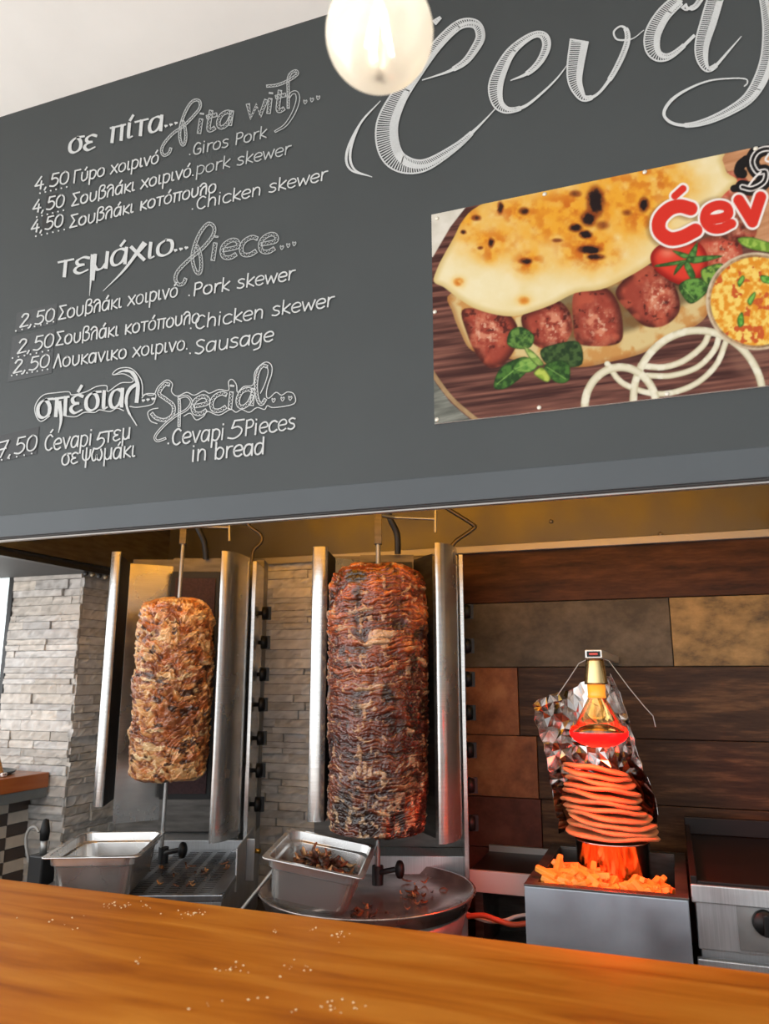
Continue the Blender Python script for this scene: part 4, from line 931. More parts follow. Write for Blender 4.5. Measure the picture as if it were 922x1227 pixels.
    zz0 = L.z(203 if left else 453, 1028, 0); zz1 = 2.0; hz = L.z(px0, 650, 0)
    lean = 0.006 if left else 0
    b = MB(); b.tube([L.w(-lean, 0, 1.10), L.w(lean, 0, hz)], .0062, 4); b.build('spit_rod', 'steel_soft', t)
    b = MB(); b.box((lean - .009, -.009, hz - .005), (lean + .009, .009, 2.06), mat=m4); plab(b.build('spit_holder', 'steel_dark', t, bevel=.001), 'brownish square sleeve above the spit')
    b = MB(); c = L.w(.03, -.03, 1.125)
    b.tube([L.w(0, -.002, 1.12), L.w(.012, -.012, 1.125), L.w(.04, -.012, 1.13)], .006, 8); b.tube([L.w(0, 0, 1.095), L.w(0, 0, 1.135)], .013, 10)
    cl = b.build('spit_clamp', 'rubber', t)
    b = MB(); ax = Matrix.Rotation(L.a, 3, 'Z') @ Matrix.Rotation(math.pi / 2, 3, 'Y')
    b.lathe([(0, 0), (.008, 0), (.018, .004), (.020, .010), (.018, .016), (.010, .02), (0, .021)], L.w(.040, -.012, 1.13), 12, axis=ax); b.build('clamp_knob', 'knob', cl)
    # crossbar with a hanging pin, hose and gas pipe under the hood
    q = [(240, 631), (276, 632), (275, 627), (275, 648)] if left else [(472, 620), (521, 622), (522, 600), (522, 638)]
    b = MB(); b.tube([L.at(*q[0], .03), L.at(*q[1], .03)], .0038, 8); b.tube([L.at(*q[2], .03), L.at(*q[3], .03)], .0038, 8)
    b.tube([L.w(lean, 0, L.z(*q[0], .03)), L.at(*q[0], .03)], .005, 8); b.build('crossbar', 'steel_soft', t)
    hs = [(228, 612), (238, 634), (245, 650), (247, 670)] if left else [(462, 600), (468, 622), (476, 640), (477, 664)]
    b = MB(); b.tube([tuple(v_) for v_ in smooth_line([L.at(px, py, .2 + .012 * i) for i, (px, py) in enumerate(hs)], 6)], .0088, 10); b.build('gas_hose', 'rubber', t)
    gp = [(290, 605), (297, 628), (312, 640), (313, 650), (304, 660), (302, 674)] if left else [(522, 590), (532, 606), (566, 628), (567, 634), (545, 650), (540, 664)]
    b = MB(); b.tube([tuple(v_) for v_ in smooth_line([L.at(px, py, .25) for px, py in gp], 5)], .0056, 10); b.build('gas_pipe', 'copper', t)
    return t, xe
LL = Loc(-1.222, 1.75, math.radians(21.0)); LR = Loc(-0.650, 1.75, math.radians(18.0))
gl, _ = grill(LL, 'left', 'tall steel vertical gas grill with the paler golden meat cone and a square drip tray')
gr, _ = grill(LR, 'right', 'tall steel vertical gas grill with the big dark meat cone and a round pan')
# square perforated drip tray with low splash plate
m4 = Matrix.Translation(Vector((LL.ax, LL.ay, 0))) @ Matrix.Rotation(LL.a, 4, 'Z')
b = MB(); b.box((-.205, -.29, 1.083), (.203, .155, 1.097), mat=m4)
dt = b.build('drip_tray', 'drip', gl, bevel=0.002)
b = MB()
for i in range(26):
    for k in range(9): b.box((-.14 + k * .036, -.27 + i * .0155, 1.0971), (-.116 + k * .036, -.2665 + i * .0155, 1.0976), mat=m4)
plab(b.build('slots', 'black_in', dt), 'rows of slots in the drip tray')
b = MB(); b.box((.200, -.12, 1.06), (.204, .15, 1.155), mat=m4); b.box((.204, .02, 1.05), (.225, .024, 1.15), mat=m4); b.build('splash_plate', 'steel_h', gl, bevel=.001)
b = MB(); b.lathe([(0, -.01), (.006, -.01), (.006, .01), (0, .01)], LL.w(.226, .05, 1.115), 10, axis=Matrix.Rotation(math.pi / 2, 3, 'Y')); b.build('gas_fitting', 'brass', gl)
# round drip pan of the other grill
pcx, pcy = -.022, -.02
b = MB(); b.lathe([(0, 1.066), (.226, 1.066), (.236, 1.090), (.240, 1.093), (.240, 1.096), (.233, 1.096), (.224, 1.079), (.16, 1.077), (.0, 1.079)], (*LR.w(pcx, pcy, 0)[:2], 0), 64)
plab(b.build('drip_pan', 'tray_dirty', gr), 'round greasy drip pan')
b = MB(); b.lathe([(0, .90), (.19, .90), (.205, 1.0), (.222, 1.066), (0, 1.066)], (*LR.w(pcx, pcy, 0)[:2], 0), 48); b.build('pan_stand', 'steel_soft', gr)

# ------------------------------------------------------------------ the two meat cones
def meat(name, label, L, rfun, z0, z1, seed, dark):
    nu, nv = 440, 520
    th = np.linspace(0, 2 * math.pi, nu, endpoint=False)[None, :]; s = np.linspace(0, 1, nv)[:, None]
    z = z0 + (z1 - z0) * s + 0 * th
    cx, cy = np.cos(th), np.sin(th)
    X, Y = cx * 1.0 + 0 * s, cy * 1.0 + 0 * s
    R_ = rfun(s) + 0 * th
    if dark:     # stacked thin slices, stringy sideways fibres
        warp = fbm(X * 1.6 + seed, Y * 1.6, z * 10, 3) - .5
        w2 = fbm(X * 4 + 50, Y * 4, z * 40, 3) - .5
        lay = z / .013 + warp * 2.6 + w2 * .5
        fr = lay - np.floor(lay); li = np.floor(lay)
        slice_r = vnoise(X * 1.8 + li * 3.7, Y * 1.8 + li * 1.3, li * 7.1)
        ge = sstep(.35, .7, vnoise(X * 2.2 + li * 5.1, Y * 2.2, li * 3.3 + 9))
        edge = np.minimum(fr, 1 - fr); groove = sstep(.16, .0, edge) * ge
        fib = fbm(X * 3.6 + seed, Y * 3.6, z * 300 + warp * 20 + w2 * 4, 4)
        lump = fbm(X * 3, Y * 3 + seed, z * 16, 4)
        fine = fbm(X * 30, Y * 30, z * 260, 3)
        disp = (slice_r - .5) * .005 + (lump - .5) * .018 + (fib - .5) * .0075 - .0045 * groove + (fine - .5) * .004
        tone = .46 * fib + .30 * lump + .24 * slice_r
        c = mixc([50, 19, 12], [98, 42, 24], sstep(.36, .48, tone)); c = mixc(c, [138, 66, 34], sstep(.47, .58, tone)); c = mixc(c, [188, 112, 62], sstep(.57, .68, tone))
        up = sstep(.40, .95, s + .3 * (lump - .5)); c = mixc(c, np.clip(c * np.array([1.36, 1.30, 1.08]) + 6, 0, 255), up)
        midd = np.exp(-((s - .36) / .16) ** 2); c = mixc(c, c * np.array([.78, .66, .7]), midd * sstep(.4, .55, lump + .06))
        fat = sstep(.635, .70, .62 * fbm(X * 2.2 + 31, Y * 2.2 + seed, z * 120 + warp * 8, 4) + .38 * slice_r)
        fat = np.maximum(fat, sstep(.74, .80, vnoise(X * 9 + 5, Y * 9, z * 120 + w2 * 8)) * .85)
        c = mixc(c, [230, 190, 146], fat * .85); disp = disp + fat * .002
        ch = sstep(.60, .72, fbm(X * 2.6 + 9, Y * 2.6, z * 15 + 4, 4) + .17 * sstep(.22, .02, s)); c = mixc(c, [36, 19, 12], ch * .85)
        lowfat = sstep(.57, .64, fbm(X * 7 + 3, Y * 7, z * 70, 4)) * sstep(.34, .06, s); c = mixc(c, [222, 186, 144], lowfat * .85)
        c = mixc(c, [26, 13, 10], groove * .55)
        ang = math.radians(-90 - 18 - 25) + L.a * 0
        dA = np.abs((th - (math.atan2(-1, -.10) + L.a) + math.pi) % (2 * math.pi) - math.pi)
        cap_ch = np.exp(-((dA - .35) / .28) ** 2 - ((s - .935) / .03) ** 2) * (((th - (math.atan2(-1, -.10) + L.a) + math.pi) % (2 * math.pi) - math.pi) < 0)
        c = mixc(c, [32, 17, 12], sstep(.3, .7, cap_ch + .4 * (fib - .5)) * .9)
    else:        # folded pale pieces, golden with brown edges
        wx = fbm(X * 2.5 + seed, Y * 2.5, z * 10, 3) - .5
        n1 = fbm(X * 3.4 + wx * 2, Y * 3.4 + wx * 2, z * 62 + wx * 6, 5); n2 = fbm(X * 6 + wx * 4 + 3, Y * 6, z * 150, 4)
        ridge = 1 - np.abs(2 * fbm(X * 3 + 11 + wx * 2, Y * 3, z * 75 + wx * 8, 4) - 1) * 3
        disp = (n1 - .5) * .026 + (n2 - .5) * .012 + np.clip(ridge, -1, 1) * .004
        tone = .55 * n1 + .45 * n2
        c = mixc([120, 66, 34], [184, 120, 66], sstep(.34, .44, tone)); c = mixc(c, [216, 164, 106], sstep(.43, .52, tone)); c = mixc(c, [228, 188, 136], sstep(.54, .68, tone))
        mid = np.exp(-((s - .50) / .19) ** 2) * .17 - .05
        br = sstep(.49, .62, fbm(X * 2.2 + 21, Y * 2.2 + wx, z * 40, 4) + mid); c = mixc(c, [124, 60, 32], br * .72)
        og = sstep(.52, .66, fbm(X * 3 + 41, Y * 3, z * 52, 4)); c = mixc(c, [188, 98, 40], og * .55)
        dk = sstep(.60, .70, fbm(X * 3.5 + 61, Y * 3.5, z * 70, 4) + mid * .5); c = mixc(c, [48, 26, 18], dk * .85)
        pale = sstep(.60, .70, fbm(X * 3 + 71, Y * 3 + wx * 2, z * 90, 4)); c = mixc(c, [236, 210, 160], pale * .8)
        c = mixc(c, c * np.array([1.06, 1.06, 1.05]) + 8, sstep(.75, .92, s)); c = mixc(c, [60, 30, 18], sstep(.40, .28, n2) * .4)
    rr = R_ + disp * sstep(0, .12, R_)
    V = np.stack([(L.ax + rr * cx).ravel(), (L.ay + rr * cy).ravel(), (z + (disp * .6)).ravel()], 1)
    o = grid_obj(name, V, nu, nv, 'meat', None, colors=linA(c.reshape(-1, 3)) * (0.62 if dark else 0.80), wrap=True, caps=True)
    return tag(o, label, 'meat')
def prof(pts): s_, r_ = zip(*pts); return lambda s: np.interp(s, s_, r_)
meat('gyros_meat', 'tall dark red-brown stack of pork meat on the spit of the right grill', LR,
     prof([(0, .02), (.004, .09), (.012, .106), (.10, .112), (.5, .117), (.8, .119), (.92, .116), (.965, .106), (.988, .085), (.997, .05), (1, .015)]), 1.205, 1.818, 3.0, True)
meat('chicken_gyros_meat', 'shorter pale golden stack of chicken meat on the spit of the left grill', LL,
     prof([(0, .02), (.006, .075), (.02, .088), (.12, .094), (.5, .097), (.8, .096), (.9, .091), (.96, .078), (.985, .056), (.996, .03), (1, .012)]), 1.295, 1.756, 8.0, False)

# ------------------------------------------------------------------ gastronorm pans
def rrect(w_, d_, r_, n=6):
    out = []
    for (cx, cy, a0) in ((w_ / 2 - r_, d_ / 2 - r_, 0), (-w_ / 2 + r_, d_ / 2 - r_, 90), (-w_ / 2 + r_, -d_ / 2 + r_, 180), (w_ / 2 - r_, -d_ / 2 + r_, 270)):
        for k in range(n + 1): a = math.radians(a0 + 90 * k / n); out.append((cx + r_ * math.cos(a), cy + r_ * math.sin(a)))
    return out
def gn_pan(label, mat4, w_, d_, h_):
    st = [(0.004, -h_, .03, 1), (.0, -h_ + .006, .03, 0)]
    loops = [(w_ - .062, d_ - .062, .022, -h_), (w_ - .050, d_ - .050, .026, -h_ + .010), (w_ - .034, d_ - .034, .026, -.022), (w_ - .024, d_ - .024, .024, -.020), (w_ - .022, d_ - .022, .022, -.004), (w_, d_, .012, -.003), (w_, d_, .012, 0),
             (w_ - .022, d_ - .022, .022, 0), (w_ - .028, d_ - .028, .022, -.018), (w_ - .038, d_ - .038, .025, -.021), (w_ - .054, d_ - .054, .025, -h_ + .011), (w_ - .066, d_ - .066, .02, -h_ + .002)]
    b = MB(); vs = []; n = None
    for (a, c, r_, z) in loops:
        q = rrect(a, c, r_); n = len(q); vs += [tuple(mat4 @ Vector((x, y, z))) for x, y in q]
    fs = [(i * n + k, i * n + (k + 1) % n, (i + 1) * n + (k + 1) % n, (i + 1) * n + k) for i in range(len(loops) - 1) for k in range(n)]
    fs += [tuple(range(n))[::-1], tuple((len(loops) - 1) * n + k for k in range(n))]
    b.add(vs, fs); o = b.build('steel_pan', 'pan', None)
    m = o.modifiers.new('soft_edges', 'BEVEL'); m.width = .0012; m.segments = 2; m.limit_method = 'ANGLE'; m.angle_limit = math.radians(35)
    return tag(o, label, 'pan')
mL = Matrix.Translation((-1.200, 1.510, 1.190)) @ Matrix.Rotation(math.radians(24), 4, 'Z')
gn_pan('empty rectangular steel pan standing on the square drip tray', mL, .200, .275, .088)
mR = Matrix.Translation((-.712, 1.588, 1.193)) @ Matrix.Rotation(math.radians(15), 4, 'Z') @ Matrix.Rotation(math.radians(10), 4, 'Y') @ Matrix.Rotation(math.radians(1.5), 4, 'X')
gn_pan('tilted rectangular steel pan holding browned meat shavings', mR, .205, .268, .086)

# shavings, scraps and crumbs
def scrap_mesh(i, l, w_, th):
    rg = np.random.default_rng(100 + i); nu, nv = 9, 6; u = np.linspace(0, 1, nu); a = np.linspace(0, 2 * math.pi, nv, endpoint=False)
    curl = rg.uniform(-1.4, 1.4); vs = []; cs = []
    for k in range(nu):
        t_ = u[k] - .5; wd = math.sin(math.pi * min(max(u[k], .06), .94)) ** .5
        for j in range(nv):
            x = l * t_; y = w_ * wd * math.cos(a[j]) + rg.normal(0, w_ * .12); z = th * wd * math.sin(a[j]) + curl * l * t_ * t_ * 1.2 + rg.normal(0, th * .2)
            vs.append((x, y, z)); cs.append(rg.random())
    b = MB(); b.add(vs, grid_faces(nv, nu, True).tolist() + [tuple(range(nv))[::-1], tuple((nu - 1) * nv + k for k in range(nv))], 0, True)
    cs = np.array(cs)[:, None]; base = np.array([[66, 36, 22], [126, 82, 50], [84, 48, 28], [46, 26, 18], [176, 132, 88], [104, 62, 36]][i % 6], float)
    return b, linA(np.clip(base * (.7 + .6 * cs), 0, 255))
protos = []
for i in range(6):
    b, cs = scrap_mesh(i, .030 + .004 * (i % 3), .0065, .0035); o = b.build('meat_shaving', 'scrap', None, colors=cs); protos.append(o)
rg = np.random.default_rng(11); first = [True] * 6
def lay_scrap(loc, rot, sc, label, group, name='meat_shaving'):
    i = int(rg.integers(6))
    o = protos[i] if first[i] else protos[i].copy()
    if not first[i]: COL.objects.link(o)
    first[i] = False; o.name = name; o.location = loc; o.rotation_euler = rot; o.scale = (sc,) * 3
    return tag(o, label, 'meat', group)
for k in range(150):
    u, v_ = rg.uniform(-1, 1), rg.uniform(-1, 1)
    lv = k // 50; x = u * (.066 - .006 * lv); y = v_ * (.096 - .006 * lv) + .004; z = -.072 + .015 * lv + .016 * (1 - u * u) * (1 - v_ * v_) * (lv + 1) * .6 + .004 * (x < 0)
    lay_scrap(mR @ Vector((x, y, z)), (rg.normal(0, .5), rg.normal(0, .5), rg.uniform(0, 6.28)), rg.uniform(.75, 1.15), 'browned strip of shaved meat in the heap in the tilted steel pan', 'shaved meat in the tilted pan')
for k in range(20):
    q = [(250, 1050), (262, 1044), (230, 1048)][0]
    px, py = (rg.normal(222, 16), rg.normal(1047, 6)) if k < 12 else ((rg.normal(226, 7), rg.normal(1061, 2)) if k < 17 else (rg.uniform(255, 275), rg.normal(1040, 6)))
    p = atZ(px, py, 1.101); lay_scrap((p[0], p[1], 1.1025), (rg.normal(0, .3), rg.normal(0, .3), rg.uniform(0, 6.28)), rg.uniform(.35, .62), 'small meat scrap lying on the square slotted drip tray', 'meat scraps on the square drip tray', 'meat_scrap')
for k in range(34):
    px, py = (rg.normal(500, 10), rg.normal(1071, 7)) if k < 16 else ((rg.normal(440, 12), rg.normal(1092, 4)) if k < 28 else (rg.uniform(450, 540), rg.uniform(1050, 1090)))
    p = atZ(px, py, 1.083); lay_scrap((p[0], p[1], 1.082), (rg.normal(0, .2), rg.normal(0, .2), rg.uniform(0, 6.28)), rg.uniform(.3, .7), 'small greasy meat scrap lying in the round drip pan', 'meat scraps in the round drip pan', 'meat_scrap')

# black electric hand tool at the far left of the bench, steel pry bar between the grills
tp = LL.w(-.315, -.10, 0); tz0 = .90
t = thing('electric_knife', 'black electric hand knife with grey cable standing left of the empty pan', 'electric knife', (tp[0], tp[1], tz0))
c0 = atY(51, 1057, 1.62); 
zt_ = atY(51, 1023, tp[1])[2]; zh = atY(50, 996, tp[1])[2]; xq = atY(51, 1030, tp[1])[0]
b = MB(); b.box((xq - .022, tp[1] - .022, tz0), (xq + .020, tp[1] + .022, zt_)); b.build('motor_body', 'rubber', t, bevel=.004)
b = MB(); b.lathe([(0, zt_), (.008, zt_), (.008, zt_ + .03), (0, zt_ + .03)], (xq, tp[1], 0), 14); plab(b.build('collar', 'steel_soft', t), 'steel collar')
b = MB(); b.lathe([(0, zt_ + .028), (.010, zt_ + .03), (.0115, zt_ + .05), (.007, zt_ + .075), (.0, zt_ + .078)], (xq, tp[1], 0), 14); b.build('handle', 'knob', t)
cab = [atY(px, py, tp[1]) for px, py in ((47, 997), (42, 991), (35, 994), (31, 1006), (33, 1024), (38, 1044), (44, 1062), (50, 1090))]
b = MB(); b.tube([tuple(v_) for v_ in smooth_line(cab, 5)], .0035, 8); plab(b.build('cable', 'cable_grey', t), 'grey cable looping up and down')
pa, pbq = LR.at(352, 1012, -.02), LR.at(288, 1092, -.10)
b = MB(); b.tube([tuple(pbq + (pbq - pa) * 1.2), tuple(pa)], .004, 8); o = b.build('scraper_rod', 'steel_soft', None); tag(o, 'thin steel rod leaning between the two grills behind the tilted pan', 'rod')

# ------------------------------------------------------------------ low shelf appliance with hoses, between grill and warmer
t = thing('low_steel_shelf', 'low dark-topped steel shelf with pale front edge against the plank tiles', 'shelf', (-.35, 2.1, .90))
b = MB(); b.box((-.50, 2.006, 1.078), (.004, 2.235, 1.084)); b.build('top', 'griddle', t, bevel=.001)
b = MB(); b.box((-.50, 1.994, 1.036), (.004, 2.006, 1.086)); plab(b.build('front_edge', 'white_enamel', t, bevel=.002), 'pale front edge strip')
b = MB(); b.box((-.49, 2.19, .90), (-.004, 2.235, 1.078)); b.box((-.49, 2.01, .90), (-.47, 2.19, 1.078)); b.box((-.02, 2.01, .90), (-.004, 2.19, 1.078)); b.build('support', 'steel_dark', t)
b = MB(); b.box((-.50, 2.226, 1.084), (.004, 2.236, 1.10)); b.build('back_rail', 'rail', t)
hz = [atY(px, py, 1.95) for px, py in ((560, 1098), (580, 1097), (600, 1104), (615, 1108), (635, 1106), (665, 1100))]
b = MB(); b.tube([tuple(v_) for v_ in smooth_line(hz, 5)], .0062, 10); tag(b.build('gas_hose', 'cable_red', None), 'orange hose crossing the gap behind the fries warmer', 'hose')
hz = [atY(px, py, 1.97) for px, py in ((560, 1095), (585, 1104), (605, 1103), (620, 1098), (640, 1096), (665, 1099))]
b = MB(); b.tube([tuple(v_) for v_ in smooth_line(hz, 5)], .0045, 10); tag(b.build('cable', 'cable_pale', None), 'pale cable twisted around the orange hose', 'cable')

# ------------------------------------------------------------------ fries warmer
FX0, FX1, FY0, FY1, FZ = -.292, .004, 1.60, 1.99, 1.161
t = thing('fries_warmer', 'square brushed steel fries warmer box under the red heat lamp', 'food warmer', ((FX0 + FX1) / 2, 1.78, .90))
b = MB(); b.box((FX0, FY0, .90), (FX1, FY0 + .012, FZ - .004)); b.box((FX0, FY1 - .012, .90), (FX1, FY1, FZ - .004)); b.box((FX0, FY0 + .012, .90), (FX0 + .01, FY1 - .012, FZ - .004)); b.box((FX1 - .01, FY0 + .012, .90), (FX1, FY1 - .012, FZ - .004)); b.box((FX0 + .01, FY0 + .012, 1.055), (FX1 - .01, FY1 - .012, 1.062))
b.build('body', 'steel_box', t, bevel=.002)
b = MB()
ix0, ix1, iy0, iy1 = FX0 + .022, FX1 - .022, FY0 + .022, FY1 - .022
for (lo, hi) in (((FX0 - .001, FY0 - .001), (FX1 + .001, iy0)), ((FX0 - .001, iy1), (FX1 + .001, FY1 + .001)), ((FX0 - .001, iy0), (ix0, iy1)), ((ix1, iy0), (FX1 + .001, iy1))): b.box((lo[0], lo[1], FZ - .004), (hi[0], hi[1], FZ))
b.box((ix0 - .002, iy0 - .002, 1.07), (ix0, iy1 + .002, FZ - .004)); b.box((ix1, iy0 - .002, 1.07), (ix1 + .002, iy1 + .002, FZ - .004)); b.box((ix0, iy0 - .002, 1.07), (ix1, iy0, FZ - .004)); b.box((ix0, iy1, 1.07), (ix1, iy1 + .002, FZ - .004)); b.box((ix0, iy0, 1.07), (ix1, iy1, 1.076))
plab(b.build('inner_tray', 'steel_dark', t, bevel=.0008), 'inset tray and rim of the warmer')

# fries
fps = []
for i in range(5):
    b = MB(); rg2 = np.random.default_rng(i); l = [.045, .055, .062, .038, .05][i]; bend = rg2.uniform(-.12, .12); n = 5; vs = []
    for k in range(n):
        t_ = k / (n - 1) - .5; hw = .0066 * (1 - .18 * abs(t_) * 2) * rg2.uniform(.92, 1.08)
        for (sx, sz) in ((-1, -1), (1, -1), (1, 1), (-1, 1)): vs.append((l * t_, sx * hw, sz * hw + bend * l * (4 * t_ * t_ - 1) * .25))
    b.add(vs, grid_faces(4, n, True).tolist() + [(3, 2, 1, 0), tuple((n - 1) * 4 + k for k in range(4))]); fps.append(b.build('french_fry', 'fry', None, bevel=.0016))
rg = np.random.default_rng(23); cnt = 0; used = set()
def put_fry(loc, rot, label='golden french fry in the heap in the steel warmer', group='fries in the warmer'):
    global cnt
    i = cnt % 5; o = fps[i] if i not in used else fps[i].copy()
    if i in used: COL.objects.link(o)
    used.add(i); o.location = loc; o.rotation_euler = rot; cnt += 1
    tag(o, label, 'french fry', group)
BCX, BCY = -.142, 1.845
for k in range(285):
    lv = k / 285
    x = rg.uniform(ix0 + .016, ix1 - .016); y = iy0 + .010 + rg.beta(1.0, 1.35) * .20
    top = 1.128 + .030 * np.exp(-((x - ix0) / .10) ** 2) + .006 * math.sin(x * 60) - .10 * max(0, y - iy0 - .10) + .012 * min(1, (y - iy0) / .06)
    z = 1.083 + (top - 1.083) * min(1.0, lv * 1.7) + rg.uniform(-.004, .005)
    if math.hypot(x - BCX, y - BCY) < .098: y = BCY - math.sqrt(max(.0, (.090) ** 2 - (x - BCX) ** 2)) - rg.uniform(.006, .03)
    y = max(y, iy0 + .010)
    a = rg.uniform(0, 6.28)
    if y < iy0 + .03: a = rg.normal(0, .3)
    elif x < ix0 + .03 or x > ix1 - .03: a = math.pi / 2 + rg.normal(0, .3)
    put_fry((x, y, z), (rg.uniform(0, 1.57), rg.normal(0, .34), a))
p = atY(655, 1029, 1.70)
put_fry((ix0 + .012, 1.655, 1.172), (.3, .28, -.35), 'long french fry sticking out over the left rim of the warmer', None)

# bowl, pita stack, foil bag
b = MB(); b.lathe([(0.0, 1.082), (.050, 1.082), (.066, 1.10), (.074, 1.13), (.0775, 1.205), (.0795, 1.207), (.0795, 1.2095), (.0765, 1.2095), (.0725, 1.13), (.064, 1.102), (.048, 1.086), (0.0, 1.085)], (BCX, BCY, 0), 48)
tag(b.build('steel_bowl', 'bowl', None), 'round polished steel bowl sunk in the fries under the bread stack', 'bowl')
rg = np.random.default_rng(31); z = 1.2145
ords = ['lowest', 'second lowest', 'third from the bottom', 'fourth from the bottom', 'fifth from the bottom', 'sixth from the bottom', 'fifth from the top', 'fourth from the top', 'third from the top', 'second from the top', 'topmost']
for k in range(11):
    nr, nt_ = 8, 48; vs = []; rad = .098 - .0022 * k - .004 * (k > 7); tilt = .06 + .09 * (k / 10) + rg.normal(0, .012); thk = .0100
    ox, oy = rg.normal(0, .004) - .0024 * k, rg.normal(0, .004)
    ph = rg.uniform(0, 6.28); amp = rg.uniform(.002, .0045)
    prof_ = [(0, 0), (.5, 0), (.85, .0), (.96, .12), (1, .5), (.96, .88), (.85, 1), (.5, 1.02), (0, 1.0)]
    for (rr, zz) in prof_:
        for j in range(nt_):
            a = 2 * math.pi * j / nt_; r_ = rad * rr * (1 + .025 * math.sin(3 * a + ph) + .012 * math.sin(7 * a + ph))
            x, y = r_ * math.cos(a), r_ * math.sin(a)
            vs.append((BCX + ox + x, BCY + oy + y, z + zz * thk - math.tan(tilt) * x - (.03 + .009 * k) * y + amp * rr * rr * math.sin(2 * a + ph) + .0015 * math.sin(5 * a + ph * 2) * rr))
    b = MB(); b.add(vs, grid_faces(nt_, len(prof_), True).tolist(), 0, True)
    tag(b.build('pita_bread', 'pita', None), f'round flat pita bread, {ords[k]} of the stack in the foil bag', 'pita bread', 'pita breads stacked in the foil bag')
    z += .0126 if k < 4 else .0136
# foil bag: an open crinkled half-tube behind the stack, taller at the left
lp = [(672, 1000), (666, 975), (660, 945), (656, 915), (650, 890), (644, 865), (638, 840)]
rp = [(790, 990), (787, 965), (777, 935), (766, 910), (757, 875), (748, 845), (733, 806)]
nu, nv = 19, 20; rg = np.random.default_rng(9); vs = []
lps = smooth_line(lp, 10); rps = smooth_line(rp, 10)
for j in range(nv):
    f_ = j / (nv - 1); A_ = lps[int(round(f_ * (len(lps) - 1)))]; B_ = rps[int(round(f_ * (len(rps) - 1)))]
    for i in range(nu):
        u = i / (nu - 1); uu = float(np.clip(u + rg.normal(0, .012) * (0 < i < nu - 1), 0, 1))
        Lw = atY(A_[0], A_[1], 1.82); Rw = atY(B_[0], B_[1], 1.85); base = Lw * (1 - uu) + Rw * uu
        depth = .118 * math.sin(math.pi * min(max(uu, 0), 1)) ** .55
        k_ = 1.5 if u < .34 or u > .92 else .28
        cr = k_ * (.020 * (fbm(u * 7 + 3, f_ * 8, 1, 2) - .5) + rg.normal(0, .0042)) - .016 * math.exp(-((u - .14) / .05) ** 2)
        vs.append((base[0] + rg.normal(0, .0022), base[1] + depth + cr, base[2] + rg.normal(0, .0030)))
b = MB(); fs = []
for q in grid_faces(nu, nv).tolist():
    fs += [(q[0], q[1], q[2]), (q[0], q[2], q[3])] if rg.random() < .5 else [(q[0], q[1], q[3]), (q[1], q[2], q[3])]
b.add(vs, fs); o = b.build('foil_bag', 'foil', None); tag(o, 'crinkled silver foil bag standing open around the bread stack', 'foil bag')
sd_ = o.modifiers.new('sheet', 'SOLIDIFY'); sd_.thickness = .0006
# torn foil end at the lower right
# ------------------------------------------------------------------ heat lamp
HY = 1.685
hp = atY(713, 790, HY); t = thing('heat_lamp', 'red heat lamp with amber glass hanging over the bread stack', 'heat lamp', tuple(hp))
zc0 = atY(713, 820, HY)[2]; zn = atY(713, 836, HY)[2]; zw = atY(713, 877, HY)[2]; zbm = atY(713, 892, HY)[2]
hx, hzt = hp[0], hp[2]
b = MB(); z1_ = atY(712, 789, HY)[2]; z2_ = atY(712, 779, HY)[2]
b.box((hx - .017, HY - .02, z1_), (hx + .017, 2.243, z2_)); b.build('arm', 'lamp_white', t, bevel=.0015)
b = MB(); b.box((hx - .0135, HY - .0225, z1_ + .003), (hx + .0135, HY - .019, z2_ - .003)); sw = b.build('switch_panel', 'knob', t)
b = MB(); b.box((hx - .0085, HY - .0255, z1_ + .0065), (hx + .0085, HY - .0215, z2_ - .0065)); plab(b.build('rocker', 'rocker', sw, bevel=.001), 'glowing red rocker switch')
b = MB(); b.lathe([(.0, hzt), (.0175, hzt), (.0185, hzt - .004), (.0235, zc0 + .004), (.0235, zc0), (.0, zc0)], (hx, HY, 0), 32); b.build('collar', 'lamp_collar', t)
b = MB(); b.lathe([(.0, zc0), (.0185, zc0), (.0175, zn + .006), (.019, zn), (.0, zn)], (hx, HY, 0), 28); b.build('bulb_neck', 'lamp_neck', t)
Rb = .0585
gp = [(.017, zn), (.024, zn - .012), (.036, zn - .034), (.048, zn - .056), (.056, zw + .012), (Rb, zw)]
b = MB(); b.lathe(gp, (hx, HY, 0), 40); b.f = b.f[:-2]; b.m = b.m[:-2]; b.sm = b.sm[:-2]; b.build('bulb_glass', 'lamp_glass', t)
b = MB(); b.lathe([(.0, zw + .017), (.02, zw + .015), (.038, zw + .009), (.050, zw + .002), (.054, zw)], (hx, HY, 0), 40, smooth=True); b.f = b.f[:-1]; b.m = b.m[:-1]; b.sm = b.sm[:-1]; plab(b.build('reflector', 'bowl', t), 'silver dome inside the bulb')
gp = [(Rb, zw + .001), (Rb - .001, zw - .006), (.050, zw - .016), (.036, zw - .024), (.018, zw - .029), (.0, zw - .030)]
b = MB(); b.lathe(gp, (hx, HY, 0), 40); b.f = [f_ for f_ in b.f if len(f_) == 4]; b.m = b.m[:len(b.f)]; b.sm = b.sm[:len(b.f)]; plab(b.build('red_lens', 'lamp_red', t), 'glowing red lens')
g = [(706, 789), (694, 795), (681, 815), (668, 834)]
b = MB(); b.tube([tuple(atY(px, py, HY + .03)) for px, py in g], .0011, 6); b.build('guard_wire', 'steel_soft', t)
g = [(722, 789), (730, 792), (754, 824), (772, 846), (783, 858), (786, 871)]
b = MB(); b.tube([tuple(atY(px, py, HY + .03)) for px, py in g], .0011, 6); b.build('guard_wire', 'steel_soft', t)
ll = bpy.data.lights.new('heat_lamp_glow', 'SPOT'); ll.spot_size = math.radians(162); ll.spot_blend = .3; ll.energy = 10.0; ll.color = (1.0, .042, .006); ll.shadow_soft_size = .03
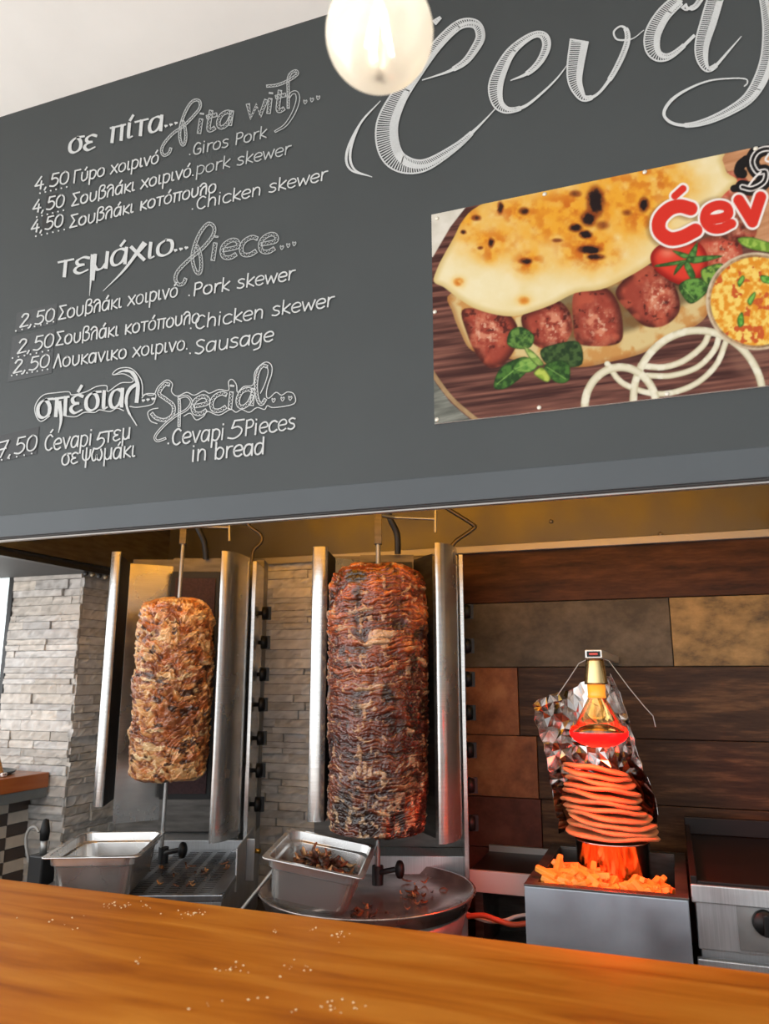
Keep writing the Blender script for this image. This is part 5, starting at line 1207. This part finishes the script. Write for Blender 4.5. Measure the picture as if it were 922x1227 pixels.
lo = bpy.data.objects.new('heat_lamp_glow', ll); COL.objects.link(lo); lo.location = (hx, HY - .012, zw - .042); lo.rotation_euler = (math.radians(15), 0, 0)

# ------------------------------------------------------------------ griddle
GX0 = .0095; GX1 = .52; GY0, GY1 = 1.62, 2.17; GZ = 1.183
t = thing('griddle', 'black flat-top griddle with steel front and a round black knob', 'griddle', (.26, 1.9, .90))
b = MB(); b.box((GX0, GY0 + .003, GZ - .02), (GX1, GY1, GZ - .010)); b.build('plate', 'griddle', t, bevel=.002)
b = MB(); b.box((GX0, GY0 + .003, GZ - .010), (GX0 + .012, GY1, GZ + .012)); b.box((GX1 - .012, GY0 + .003, GZ - .010), (GX1, GY1, GZ + .012)); b.box((GX0, GY1 - .012, GZ - .010), (GX1, GY1, GZ + .03)); b.box((GX0 + .012, GY0 + .003, GZ - .010), (GX1 - .012, GY0 + .012, GZ + .004))
b.build('splash_rim', 'griddle', t, bevel=.002)
zf = atY(822, 1080, GY0)[2]
b = MB(); b.box((GX0, GY0 - .002, zf), (GX1, GY0 + .03, GZ - .002)); b.build('front_rail', 'steel_h', t, bevel=.002)
xg = atY(836, 1110, GY0 + .012)[0]; zg = atY(838, 1137, GY0 + .012)[2]
b = MB(); b.box((xg, GY0 + .012, zg), (GX1 - .02, GY1 - .05, zf)); b.box((xg + .004, GY0 + .03, .93), (GX1 - .024, GY1 - .05, zg - .004)); b.build('body', 'steel_h', t, bevel=.002)
xk = atY(884, 1100, GY0 + .01)[0]
b = MB(); b.box((xk, GY0 + .008, zg + .006), (GX1 - .05, GY0 + .013, zf - .002)); b.build('control_panel', 'steel_soft', t, bevel=.001)
kc = atY(917, 1106, GY0); ax = Matrix.Rotation(math.pi / 2, 3, 'X')
b = MB(); b.lathe([(0, -.004), (.019, -.004), (.021, .002), (.019, .02), (.0, .021)], (kc[0], GY0 + .006, kc[2]), 28, axis=ax); kn = b.build('knob', 'knob', t)
b = MB(); b.box((kc[0] - .0035, GY0 - .026, kc[2] - .017), (kc[0] + .0035, GY0 - .012, kc[2] + .017)); b.build('knob_grip', 'knob', kn, bevel=.001)
b = MB(); b.box((xg - .004, GY0 + .004, .93), (GX1 - .016, GY0 + .02, zg - .014)); b.build('lower_rail', 'steel_h', t, bevel=.002)
b = MB()
for x in (GX0 + .04, GX1 - .04):
    for y in (GY0 + .06, GY1 - .06): b.lathe([(0, .90), (.014, .90), (.012, .932), (0, .932)], (x, y, 0), 12)
b.build('feet', 'rubber', t)

# ------------------------------------------------------------------ serving counter (nearest the viewer)
cA, cB = atZ(0, 1052, 1.15), atZ(922, 1165, 1.15)
ang = math.atan2(cB[1] - cA[1], cB[0] - cA[0])
t = thing('serving_counter', 'thick varnished orange wooden counter top across the front of the hatch', 'counter', tuple(cA), ang)
b = MB(); Lc = float(np.hypot(*(cB - cA)[:2]))
b.box((-.52, -.70, -.055), (Lc + 1.0, 0, 0)); o = b.build('top', 'counter', t, world=False, bevel=.006, seg=3)
b = MB(); b.box((-.5, -.62, -1.15), (Lc + .98, -.55, -.055)); b.build('front_panel', 'wall_paint', t, world=False)
b = MB(); rg = np.random.default_rng(77); inv = None
spots = [(150, 1086, 26, 4, 26), (225, 1096, 18, 4, 18), (375, 1114, 4, 3, 4), (407, 1122, 8, 5, 10), (330, 1116, 3, 3, 4), (280, 1160, 20, 6, 12), (165, 1152, 6, 4, 4), (360, 1160, 20, 6, 8), (410, 1205, 30, 8, 14), (60, 1105, 60, 18, 8), (300, 1200, 60, 16, 10)]
for (px, py, sx, sy, n) in spots:
    for k in range(n):
        q = atZ(rg.normal(px, sx * .6), rg.normal(py, sy * .6), 1.15); s_ = rg.uniform(.0008, .0026)
        vs = [(q[0] + s_ * x * rg.uniform(.6, 1.3), q[1] + s_ * y * rg.uniform(.6, 1.3), 1.1502 + s_ * (zz + .8) * .6) for x, y, zz in ((1, 0, 0), (-1, 0, 0), (0, 1, 0), (0, -1, 0), (0, 0, 1), (0, 0, -1))]
        b.add(vs, [(0, 2, 4), (2, 1, 4), (1, 3, 4), (3, 0, 4), (2, 0, 5), (1, 2, 5), (3, 1, 5), (0, 3, 5)])
tag(b.build('bread_crumbs', 'crumb', None), 'pale crumbs scattered over the wooden counter top', 'crumbs', kind='stuff')
